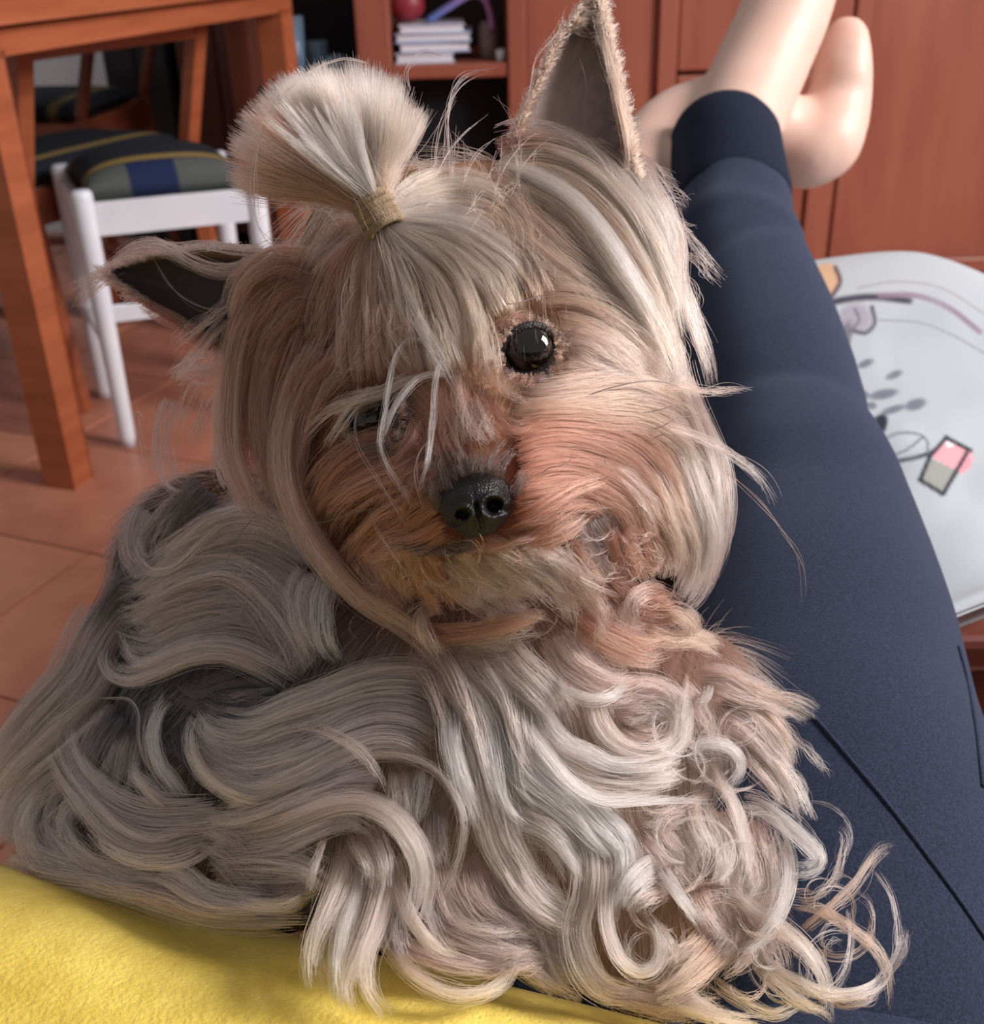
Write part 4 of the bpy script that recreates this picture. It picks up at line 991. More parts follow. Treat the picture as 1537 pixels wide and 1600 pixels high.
# ---------------- chest and forelegs: cream to tan, curling at the ends
chest = Hair()
gl(chest, [
 ('M', [(870,60),(880,200),(890,350),(930,500),(980,650),(1000,790)], 'wh', 18, 5, 10, dict(lift=8)),
 ('M', [(900,60),(940,220),(980,380),(1020,540),(1060,700)], 'cr', 26, 8, 26), ('M', [(940,100),(980,280),(1030,450),(1080,600),(1120,750),(1200,900),(1309,1040)], 'cr', 26, 9, 34),
 ('M', [(1050,60),(1080,250),(1110,420),(1150,580),(1250,680),(1330,700)], 'wh', 26, 10, 36), ('M', [(1180,0),(1200,200),(1240,380),(1300,500)], 'cr', 26, 9, 34),
 ('M', [(1000,800),(1050,900),(1100,1000),(1200,1100),(1309,1180)], 'ta', 24, 8, 28, dict(lift=2)), ('M', [(880,850),(920,1000),(1010,1120),(1150,1200),(1309,1260)], 'ta', 24, 9, 30, dict(lift=2)),
 ('M', [(760,1080),(850,1180),(1000,1250),(1150,1290),(1309,1310)], 'ta', 22, 8, 22, dict(lift=4)), ('M', [(800,1090),(950,1150),(1100,1180),(1250,1170)], 'cr', 10, 4, 14, dict(lift=7)),
 ('M', [(780,950),(800,1080),(860,1200),(950,1300)], 'st', 18, 5, 18, dict(lift=1)), ('M', [(960,1330),(1060,1350),(1180,1330),(1309,1300)], 'ta', 18, 6, 16, dict(lift=5)),
 ('0', [(700,1000),(720,1050),(760,1100),(790,1180)], 'cr', 26, 10, 36), ('0', [(760,990),(800,1040),(850,1090),(880,1150)], 'cr', 26, 10, 34), ('0', [(860,990),(900,1040),(960,1070),(1010,1060)], 'ta', 24, 8, 26),
 ('0', [(640,1010),(680,1050),(710,1120),(730,1200)], 'ta', 24, 7, 26), ('0', [(900,960),(960,1000),(1010,1020),(1060,1010)], 'ru', 22, 8, 22), ('0', [(940,900),(990,940),(1040,950),(1070,940)], 'br', 24, 8, 28, dict(lift=0)),
 ('0', [(1000,980),(1050,1000),(1090,1000),(1135,1018)], 'go', 16, 7, 16, dict(lift=6)), ('0', [(1020,960),(1060,962),(1080,985),(1075,1010)], 'go', 14, 5, 12, dict(lift=6)),
 ('R', [(0,0),(60,120),(130,260),(230,400),(340,520),(480,590),(640,590),(820,580),(980,590)], 'wh', 13, 4, 7, dict(lift=9)),
 ('R', [(180,-20),(200,80),(220,200),(300,310),(400,360),(520,420),(680,420),(820,360)], 'wh', 15, 5, 9, dict(lift=9)),
 ('R', [(230,-40),(290,70),(400,120),(500,110),(580,50)], 'wh', 12, 4, 7, dict(lift=10)),
 ('R', [(430,60),(440,180),(490,280),(580,350),(700,370),(800,330),(840,240),(830,120),(760,60)], 'cr', 18, 6, 14, dict(lift=6)),
 ('R', [(560,240),(620,280),(700,290),(760,250),(740,200),(650,190),(580,220)], 'ta', 16, 6, 14, dict(lift=2)),
 ('R', [(500,60),(600,80),(720,90),(800,150),(830,260)], 'pk', 22, 7, 24, dict(lift=3)), ('R', [(520,150),(600,160),(720,180),(760,260)], 'pk', 24, 6, 24, dict(lift=0)),
 ('R', [(0,100),(60,300),(150,430),(280,540),(380,620),(460,700),(540,780),(570,880),(540,1000)], 'wh', 26, 11, 32, dict(lift=6)),
 ('R', [(200,300),(330,440),(500,500),(680,500),(840,470)], 'cr', 22, 7, 20, dict(lift=4)), ('R', [(420,380),(540,450),(700,470),(850,430)], 'cr', 22, 6, 18, dict(lift=5)),
 ('R', [(0,560),(100,640),(250,720),(350,850),(400,950)], 'wh', 24, 8, 28, dict(lift=5)), ('R', [(0,450),(120,560),(260,640),(380,760),(430,880)], 'cr', 24, 8, 28, dict(lift=5)),
 ('R', [(300,600),(380,760),(400,900),(380,1050),(350,1150),(370,1280),(430,1400),(520,1460),(640,1470)], 'cr', 22, 8, 20, dict(lift=8)),
 ('R', [(420,640),(480,780),(490,920),(480,1080),(500,1200),(560,1320),(650,1370),(720,1330),(740,1230),(710,1140),(660,1090)], 'cr', 17, 6, 10, dict(lift=11)),
 ('R', [(440,640),(540,740),(570,860),(550,980),(500,1080),(490,1200)], 'wh', 16, 6, 14, dict(lift=10)),
 ('R', [(730,840),(640,900),(580,980),(540,1060)], 'wh', 12, 6, 12, dict(lift=11)), ('R', [(740,920),(660,960),(600,1020),(580,1090)], 'wh', 10, 5, 12, dict(lift=10)), ('R', [(780,1000),(720,1010),(650,1050),(600,1110)], 'cr', 10, 5, 10, dict(lift=9)),
 ('R', [(660,1100),(740,1190),(790,1270),(820,1360)], 'cr', 13, 4, 8, dict(lift=12)), ('R', [(700,860),(780,960),(850,1060),(920,1160)], 'wh', 12, 5, 10, dict(lift=8)),
 ('R', [(1010,1180),(990,1260),(920,1340),(820,1420),(700,1470)], 'go', 20, 8, 18, dict(lift=8)), ('R', [(960,1180),(900,1250),(830,1310),(760,1380)], 'go', 20, 6, 18, dict(lift=5)),
 ('R', [(900,450),(880,380),(930,330),(1020,330),(1090,390),(1090,460),(1040,520)], 'wh', 15, 5, 8, dict(lift=9, tipw=.6)), ('R', [(940,400),(1000,500),(1070,620),(1110,760),(1120,880)], 'cr', 15, 5, 9, dict(lift=11)),
 ('R', [(880,40),(1000,40),(1120,90),(1230,130),(1320,190)], 'ta', 24, 8, 22), ('R', [(960,160),(1080,200),(1180,280),(1280,420),(1309,500)], 'ta', 24, 8, 22), ('R', [(1080,300),(1180,400),(1260,500),(1320,620)], 'ta', 20, 6, 18),
 ('R', [(860,0),(840,120),(835,240),(830,340)], 'wh', 7, 2, 4, dict(lift=11)), ('R', [(960,40),(950,110),(900,170)], 'wh', 10, 3, 7, dict(lift=10)),
 ('R', [(640,640),(760,720),(850,840),(860,960)], 'ta', 24, 9, 36, dict(lift=0)), ('R', [(620,700),(700,780),(800,880),(880,1000)], 'ta', 24, 8, 30, dict(lift=1)), ('R', [(860,560),(900,700),(950,820),(930,920)], 'cr', 18, 7, 24, dict(lift=6)),
 ('R', [(980,620),(1040,740),(1060,860),(1030,980)], 'cr', 18, 7, 26, dict(lift=5)), ('R', [(1130,640),(1160,760),(1180,880),(1150,1000)], 'ta', 20, 7, 30, dict(lift=2)),
 ('R', [(900,960),(950,1060),(1010,1150),(1090,1230)], 'ta', 22, 7, 30, dict(lift=1)), ('R', [(1060,1100),(1100,1200),(1060,1280),(980,1340)], 'ta', 20, 7, 28, dict(lift=3)),
 ('R', [(0,700),(80,900),(180,1030),(300,1110),(420,1150)], 'cr', 18, 7, 24, dict(lift=5)), ('R', [(0,900),(60,1100),(140,1250),(260,1380),(400,1460)], 'ta', 24, 9, 36, dict(lift=1)), ('R', [(0,1150),(80,1250),(180,1330),(300,1400)], 'ta', 22, 8, 30, dict(lift=2)),
 ('R', [(160,900),(220,1060),(260,1200),(300,1330),(380,1440)], 'cr', 22, 7, 26, dict(lift=4)), ('R', [(760,60),(840,160),(900,280),(930,400)], 'ta', 22, 7, 30, dict(lift=1)),
 ('R', [(980,600),(860,640),(740,650),(640,640)], 'pk', 20, 6, 22, dict(lift=0)),
 ('E', [(-40,110),(60,120),(120,165)], 'go', 14, 5, 12), ('E', [(30,240),(150,300),(260,350),(400,380),(480,430)], 'go', 16, 8, 18, dict(lift=4)), ('E', [(100,330),(220,390),(320,470),(380,560),(390,620)], 'go', 16, 8, 20, dict(lift=5)),
 ('E', [(390,500),(450,550),(500,610),(530,660)], 'cr', 5, 3, 6, dict(lift=5)), ('E', [(200,480),(300,580),(380,680),(420,770),(450,840)], 'cr', 13, 6, 16, dict(lift=6)), ('E', [(120,420),(240,470),(320,560),(360,680)], 'ta', 18, 7, 26, dict(lift=2)),
 ('E', [(180,750),(260,760),(350,820),(440,900),(490,970),(450,1000),(380,1000)], 'wh', 14, 6, 12, dict(lift=8)), ('E', [(330,850),(370,960),(370,1080),(330,1190),(260,1280),(170,1330)], 'wh', 13, 5, 9, dict(lift=11)),
 ('E', [(380,1110),(470,1110),(540,1050),(575,950),(580,870),(540,840)], 'cr', 8, 3, 7, dict(lift=6)), ('E', [(420,1240),(520,1160),(620,1070),(690,970),(750,915),(800,930)], 'go', 11, 3, 5, dict(lift=6, tipw=.5)),
 ('E', [(50,1040),(130,1070),(220,1150),(330,1220),(420,1290),(490,1380),(525,1480),(530,1600)], 'cr', 17, 5, 8, dict(lift=12)),
 ('E', [(230,1290),(320,1390),(420,1450),(540,1490),(660,1480),(740,1430),(760,1370)], 'cr', 15, 5, 9, dict(lift=8)), ('E', [(380,1130),(480,1150),(600,1220),(700,1300),(760,1400),(770,1480),(765,1560)], 'go', 9, 4, 8, dict(lift=6)),
 ('E', [(700,1000),(760,1090),(790,1200),(790,1310),(750,1400),(740,1450)], 'wh', 5, 3, 7, dict(lift=5)), ('E', [(740,1420),(790,1360),(815,1290),(830,1220)], 'wh', 5, 4, 9, dict(lift=4)),
 ('E', [(-220,1470),(-60,1520),(120,1580),(300,1600)], 'cr', 14, 5, 9, dict(lift=8)), ('E', [(60,1420),(180,1500),(320,1560),(430,1490),(460,1400),(440,1330)], 'cr', 8, 4, 9, dict(lift=7)), ('E', [(220,1300),(300,1420),(420,1520),(520,1570),(540,1610)], 'cr', 12, 4, 9, dict(lift=7)),
 ('E', [(600,1130),(615,1250),(600,1380),(560,1450),(480,1500)], 'wh', 5, 3, 7, dict(lift=6)), ('E', [(-160,1380),(-40,1480),(80,1560),(180,1640)], 'cr', 12, 6, 18, dict(lift=6)), ('E', [(520,1490),(600,1520),(680,1500),(720,1440)], 'ta', 8, 4, 10, dict(lift=5)),
 ('E', [(160,1180),(240,1230),(300,1320),(330,1430)], 'ta', 16, 6, 22, dict(lift=2)), ('E', [(220,900),(280,980),(290,1080),(240,1160)], 'cr', 14, 7, 24, dict(lift=5)), ('E', [(100,860),(160,960),(190,1080),(170,1180)], 'ta', 16, 7, 26, dict(lift=2)),
])
gl(chest, [('0', [(600,1462),(655,1492),(720,1510),(800,1520)], 'ta', 14, 8, 14, dict(lift=3)), ('0', [(900,1530),(980,1560),(1060,1575),(1130,1570)], 'ta', 14, 7, 16, dict(lift=4))])
# loose curls over the forelegs
for k in range(70):
    x0 = rng.uniform(1000, 1340); y0 = rng.uniform(1120, 1540); 
    if x0 > 1180 + (y0 - 1100) * .45: continue
    r0 = rng.uniform(18, 60); a0 = rng.uniform(0, 6.28); sgn = rng.choice([-1, 1]); sw = rng.uniform(2.0, 4.6)
    aa = a0 + sgn * np.linspace(0, sw, 8); rr_ = r0 * np.linspace(1.25, .8, 8)
    guide(chest, '0', list(zip(x0 + rr_ * np.cos(aa), y0 + rr_ * np.sin(aa))), rng.choice(['wh', 'cr', 'cr', 'ta', 'go']), rng.uniform(2.5, 7), 1, 0, lift=rng.uniform(4, 12))
chest.build('chest_hair', dog, 'cream and tan curls on the chest and forelegs')

# ---------------- head: long falls on both sides, brow hair swept up to the tie
head = Hair()
gl(head, [
 ('H', [(300,550),(450,700),(600,850),(800,1000),(950,1150),(1080,1300)], 'go', 26, 12, 44, dict(lift=1)), ('H', [(430,640),(560,760),(720,880),(880,1050)], 'go', 24, 8, 34, dict(lift=1)),
 ('H', [(440,1060),(600,1040),(800,1080),(980,1180),(1120,1340)], 'go', 22, 8, 24, dict(lift=2)), ('H', [(560,1200),(700,1220),(850,1280),(1000,1380),(1150,1520)], 'go', 24, 9, 30, dict(lift=3)),
 ('H', [(600,1340),(750,1340),(900,1400),(1050,1500)], 'pk', 24, 8, 26, dict(lift=3)), ('H', [(160,500),(300,600),(400,760),(430,900)], 'go', 26, 8, 36, dict(lift=0)),
 ('H', [(200,420),(350,430),(500,500),(650,600),(780,760),(900,930),(1020,1080),(1130,1250),(1190,1400),(1240,1537)], 'fh', 24, 12, 20, dict(lift=8)),
 ('H', [(220,380),(380,400),(540,470),(700,580),(840,740),(960,920),(1080,1100),(1180,1290)], 'wh', 18, 6, 12, dict(lift=11)),
 ('H', [(230,310),(400,240),(600,260),(800,350),(950,500),(1080,680),(1180,880),(1240,1050)], 'cr', 18, 9, 18, dict(lift=8)), ('H', [(260,340),(480,310),(650,360),(800,450),(950,600),(1060,770),(1150,950),(1220,1150),(1260,1330)], 'fh', 18, 9, 14, dict(lift=9)),
 ('H', [(280,390),(500,380),(680,460),(850,600),(1000,800),(1100,980),(1180,1180),(1230,1380)], 'go', 20, 9, 18, dict(lift=6)), ('H', [(250,290),(420,270),(620,310),(820,420),(980,600)], 'br', 18, 6, 16, dict(lift=2)),
 ('H', [(220,180),(350,130),(520,140),(680,210),(800,310),(900,430),(980,540)], 'cr', 5, 2, 4, dict(lift=12)), ('H', [(900,330),(1020,440),(1120,580),(1190,740),(1230,900)], 'cr', 20, 8, 18, dict(lift=6)),
 ('H', [(960,420),(1080,520),(1160,650),(1220,800),(1230,1000),(1290,1150),(1350,1300),(1400,1450),(1420,1580)], 'cr', 16, 7, 12, dict(lift=5)),
 ('H', [(1150,600),(1280,740),(1400,880),(1500,990)], 'cr', 4, 4, 8, dict(lift=4)), ('H', [(1200,820),(1320,870),(1390,960),(1460,1030)], 'cr', 4, 3, 6, dict(lift=4)), ('H', [(980,300),(1080,350),(1180,440),(1240,490)], 'cr', 3, 4, 10, dict(lift=4)), ('H', [(1060,480),(1150,500),(1230,530),(1300,580)], 'cr', 3, 5, 14, dict(lift=3)),
 ('H', [(1180,680),(1260,700),(1340,740)], 'cr', 3, 5, 14, dict(lift=3)), ('H', [(1240,950),(1300,1000),(1330,1100),(1310,1180)], 'cr', 3, 3, 8, dict(lift=3)), ('H', [(1180,1250),(1230,1400),(1220,1560)], 'cr', 10, 4, 10, dict(lift=3)),
 # forehead, brushed up into the tie
 ('0', [(700,600),(690,540),(672,470),(640,400),(594,350)], 'fh', 14, 12, 30, dict(lift=3, tipw=.3, rootd=9, tipd=.400)), ('0', [(740,585),(735,520),(712,450),(665,390),(594,350)], 'fh', 14, 12, 28, dict(lift=4, tipw=.3, rootd=9, tipd=.400)),
 ('0', [(790,500),(775,450),(735,405),(680,370),(595,350)], 'fh', 14, 12, 26, dict(lift=4, tipw=.3, rootd=9, tipd=.400)), ('0', [(830,462),(808,420),(760,380),(700,352),(596,350)], 'cr', 14, 10, 22, dict(lift=4, tipw=.3, rootd=9, tipd=.400)),
 ('0', [(800,360),(760,345),(710,335),(660,330),(596,350)], 'cr', 14, 9, 20, dict(lift=3, tipw=.3, rootd=8, tipd=.400)), ('0', [(660,610),(645,550),(630,480),(612,410),(592,350)], 'fh', 14, 12, 26, dict(lift=4, tipw=.3, rootd=9, tipd=.400)),
 ('0', [(610,610),(600,550),(592,480),(588,410),(589,350)], 'lf', 14, 12, 24, dict(lift=3, tipw=.3, rootd=9, tipd=.400)), ('0', [(560,610),(552,540),(555,470),(562,400),(588,350)], 'lf', 14, 12, 24, dict(lift=3, tipw=.3, rootd=9, tipd=.400)),
 ('0', [(510,560),(510,500),(525,440),(548,390),(587,350)], 'br', 14, 12, 24, dict(lift=2, tipw=.3, rootd=8, tipd=.400)), ('0', [(470,430),(500,400),(540,372),(572,346)], 'ta', 18, 6, 20, dict(lift=1, tipw=.3)),
 ('0', [(610,400),(630,460),(660,520),(700,585),(712,620)], 'wh', 7, 4, 9, dict(lift=7)), ('0', [(575,420),(592,500),(620,560),(650,600)], 'cr', 5, 4, 14, dict(lift=6)),
 ('0', [(810,335),(755,302),(690,298),(640,315),(597,340)], 'fh', 16, 10, 20, dict(lift=3, rootd=7, tipd=.401)), ('0', [(790,300),(725,282),(660,290),(600,330)], 'fh', 16, 9, 18, dict(lift=-2, rootd=7, tipd=.403)), ('0', [(500,400),(530,360),(560,345),(590,340)], 'lf', 14, 7, 18, dict(lift=0, tipd=.402)),
 ('0', [(440,520),(400,580),(385,660),(390,740)], 'br', 24, 9, 26, dict(lift=-4)), ('0', [(420,500),(385,560),(368,640),(372,720)], 'br', 22, 7, 16, dict(lift=-2)),
 ('0', [(858,478),(845,440),(825,405),(795,372)], 'go', 14, 9, 28, dict(lift=1, rootd=7)), ('0', [(800,500),(785,470),(770,440),(745,410)], 'fh', 12, 8, 24, dict(lift=3, rootd=8)),
 ('0', [(706,600),(694,565),(680,525),(662,475)], 'fh', 8, 9, 24, dict(lift=5, rootd=8)), ('0', [(648,605),(640,575),(630,535),(618,475)], 'lf', 8, 9, 20, dict(lift=5, rootd=8)), ('0', [(772,610),(766,565),(755,510),(735,455)], 'fh', 7, 7, 16, dict(lift=5, rootd=8)), ('0', [(596,608),(590,570),(586,520),(587,460)], 'lf', 8, 8, 22, dict(lift=5, rootd=8)), ('0', [(548,620),(542,570),(545,520),(556,460)], 'lf', 9, 7, 22, dict(lift=4, rootd=8)),
 # left side: its shade put into browner strands
 ('0', [(500,490),(450,500),(420,560),(405,640),(410,720),(440,800)], 'br', 24, 9, 34, dict(lift=0)), ('0', [(520,560),(480,610),(455,680),(450,750),(475,830)], 'br', 24, 9, 30, dict(lift=1)),
 ('G', [(720,430),(520,400),(370,480),(270,600),(230,760)], 'lf', 20, 8, 18, dict(lift=5)), ('G', [(760,560),(540,500),(400,580),(320,720),(290,900)], 'br', 20, 8, 22, dict(lift=3)), ('G', [(800,640),(620,640),(480,760),(380,900),(330,1060)], 'br', 22, 8, 30, dict(lift=1)),
 ('0', [(480,425),(410,455),(374,520),(360,600),(358,680),(372,745),(398,795),(440,835)], 'lf', 18, 9, 15, dict(lift=7)), ('0', [(440,440),(385,480),(360,560),(352,650),(360,740)], 'lf', 12, 5, 10, dict(lift=5)),
 ('0', [(505,520),(466,600),(446,680),(452,760),(482,830),(522,890),(572,940),(642,982),(690,1030)], 'lf', 18, 10, 17, dict(lift=8)), ('0', [(480,560),(450,640),(438,720),(455,800),(500,880),(560,950)], 'go', 12, 6, 12, dict(lift=9)),
 ('S', [(1000,180),(900,280),(780,300),(650,260),(520,190),(400,170),(250,240),(170,310)], 'ta', 8, 6, 10, dict(lift=6)), ('S', [(1020,190),(860,190),(700,170),(540,180),(400,130)], 'ta', 5, 4, 8, dict(lift=5)), ('S', [(520,190),(360,220),(240,270),(100,350),(0,400)], 'ta', 5, 4, 8, dict(lift=5)), ('S', [(330,260),(200,330),(110,410),(40,500)], 'ta', 4, 4, 9, dict(lift=4)),
 ('S', [(860,430),(700,560),(580,650),(510,720)], 'ta', 6, 5, 10, dict(lift=9)), ('S', [(840,510),(700,660),(600,780),(530,870)], 'ta', 6, 5, 10, dict(lift=9)), ('S', [(440,220),(520,360),(620,450),(740,490),(860,470)], 'ta', 3, 1, 0, dict(lift=6)),
 ('S', [(780,690),(660,640),(560,560),(450,500),(330,430)], 'br', 8, 6, 12, dict(lift=1)), ('S', [(820,700),(740,780),(620,800),(540,860)], 'pk', 12, 6, 26, dict(lift=0)), ('S', [(800,800),(700,920),(640,1050),(620,1180)], 'ta', 14, 7, 30, dict(lift=-3, dens=.5)),
 ('S', [(560,900),(510,1050),(500,1200),(540,1350),(620,1400)], 'si', 14, 5, 18, dict(lift=-4, dens=.6)), ('S', [(420,1080),(360,1000),(400,1200),(430,1350),(400,1450)], 'si', 3, 2, 6, dict(lift=-4)), ('S', [(780,900),(790,1100),(800,1280),(860,1420)], 'ta', 14, 6, 18, dict(lift=3)),
 # brow wisps and white fringe over the shaded eye
 ('G', [(1440,1090),(1300,1110),(1150,1200),(1000,1240),(850,1300),(720,1400),(640,1490)], 'cr', 8, 5, 8, dict(lift=9)), ('G', [(1120,1180),(960,1290),(860,1420),(770,1560)], 'cr', 6, 4, 7, dict(lift=9)),
 ('0', [(700,575),(668,537),(640,528),(620,552),(608,600),(600,650),(592,690),(602,722),(632,772),(668,842)], 'wh', 6, 2, 2, dict(lift=15, rootd=0)), ('0', [(712,575),(692,560),(679,600),(675,660),(668,720),(656,762),(655,812)], 'wh', 7, 2, 3, dict(lift=12, rootd=0)),
 ('0', [(705,585),(660,588),(622,628),(600,678),(590,705)], 'wh', 9, 3, 4, dict(lift=12, rootd=0)), ('0', [(600,600),(560,640),(558,690),(590,745),(638,828)], 'wh', 3, 1, 0, dict(lift=14, rootd=0)), ('0', [(690,680),(660,700),(648,740),(660,800)], 'cr', 2.5, 1, 0, dict(lift=12)),
 ('0', [(560,560),(510,590),(480,640),(460,700)], 'br', 20, 7, 26, dict(lift=2)),
 # bridge of the nose and brows
 ('0', [(700,590),(708,640),(718,690),(728,720)], 'lf', 12, 10, 24, dict(lift=0, rootd=7)), ('0', [(712,570),(716,610),(722,650),(728,690)], 'ta', 8, 5, 10, dict(lift=1, rootd=7)), ('0', [(690,640),(690,680),(700,720)], 'br', 14, 6, 20, dict(lift=0)), ('0', [(730,620),(752,660),(775,690)], 'pk', 14, 6, 20, dict(lift=1)),
 ('0', [(732,746),(720,724),(708,700),(700,682)], 'bk', 8, 10, 20, dict(lift=.5, rootd=2, dens=.6)), ('0', [(770,746),(778,728),(790,708),(802,694)], 'bk', 8, 7, 16, dict(lift=.5, rootd=2, dens=.5)), ('0', [(702,775),(690,745),(686,715),(690,695)], 'bk', 8, 7, 12, dict(lift=.5, rootd=2, dens=.5)), ('0', [(750,744),(750,726),(754,702)], 'bk', 8, 7, 20, dict(lift=.5, rootd=2, dens=.5)), ('0', [(690,800),(676,775),(668,745)], 'bk', 8, 6, 8, dict(lift=1, rootd=0, dens=.8)), ('0', [(800,775),(812,755),(824,735)], 'bk', 7, 6, 9, dict(lift=1, rootd=0, dens=.7)), ('0', [(745,842),(715,850),(690,846)], 'bk', 6, 4, 6, dict(lift=1, rootd=0)), ('0', [(610,640),(630,650),(650,665)], 'bk', 12, 5, 16, dict(lift=-1, dens=.8)),
 ('0', [(778,560),(776,590),(796,614),(838,634)], 'go', 5, 3, 5, dict(lift=1)), ('0', [(745,610),(768,650),(800,668),(840,668)], 'br', 12, 5, 14, dict(lift=0)), ('0', [(766,522),(788,503),(820,494),(850,500)], 'br', 5, 5, 9, dict(lift=1)), ('0', [(752,590),(762,560),(776,538)], 'fh', 6, 4, 8, dict(lift=0)), ('0', [(850,590),(880,600),(930,600),(980,610)], 'go', 18, 7, 20, dict(lift=2)),
 ('0', [(875,540),(910,560),(960,580),(1010,600)], 'go', 18, 7, 24, dict(lift=2)),
 ('0', [(640,660),(650,690),(660,720)], 'br', 14, 5, 20, dict(lift=-1)), ('0', [(640,632),(604,622),(566,634),(540,662)], 'bk', 8, 6, 9, dict(lift=5)), ('0', [(625,690),(600,700),(570,700),(548,690)], 'bk', 8, 5, 8, dict(lift=3)), ('0', [(655,650),(640,690),(610,710)], 'br', 10, 5, 10, dict(lift=3)),  # black locks over the left eye, added to darken its reflection
])
for k in range(60):                                                     # flyaway hairs around the crown
    x0 = rng.uniform(520, 820); y0 = 345 + abs(x0 - 640) * -.1 + rng.uniform(-10, 60); L0 = rng.uniform(60, 190)
    a = -math.pi / 2 + rng.uniform(-.5, .7); bnd = rng.uniform(-.7, .7)
    pts = [(x0 + L0 * t_ * math.cos(a + bnd * t_), y0 + L0 * t_ * math.sin(a + bnd * t_)) for t_ in (0, .25, .5, .75, 1)]
    guide(head, '0', pts, rng.choice(['cr', 'ta', 'ta']), 2, 1, 0, lift=rng.uniform(-2, 6), dens=.8)
for pts in ([(700,340),(695,250),(702,165),(722,122),(790,104)], [(712,330),(704,240),(708,150),(735,118),(800,112)], [(690,330),(680,260),(690,190),(715,140)], [(640,150),(636,110),(660,82),(700,90)]):
    guide(head, '0', pts, 'cr', 2.2, 2, 4, lift=2, dens=.9)
for ex, ey, rx in ((827, 547, 43), (584, 656, 40)):                    # lashes and short fur at the lids
    for k in range(130):
        a = rng.rand() * 6.283; r0 = rx * rng.uniform(.90, 1.06); r1 = r0 + rng.uniform(8, 22); tw_ = rng.uniform(-.25, .25)
        low = math.sin(a) > .25
        guide(head, '0', [(ex + r0 * math.cos(a), ey + r0 * .92 * math.sin(a)), (ex + (r0 + r1) / 2 * math.cos(a + tw_ / 2), ey + (r0 + r1) / 2 * .92 * math.sin(a + tw_ / 2)), (ex + r1 * math.cos(a + tw_), ey + r1 * .92 * math.sin(a + tw_))], rng.choice(['bk', 'br', 'ta']) if low else rng.choice(['br', 'go', 'lf', 'bk']), 2.5, 1, 0, lift=rng.uniform(-1, 1.5), rootd=0, dens=2.2)
head.build('head_hair', dog, 'long cream and golden hair falling from the head')

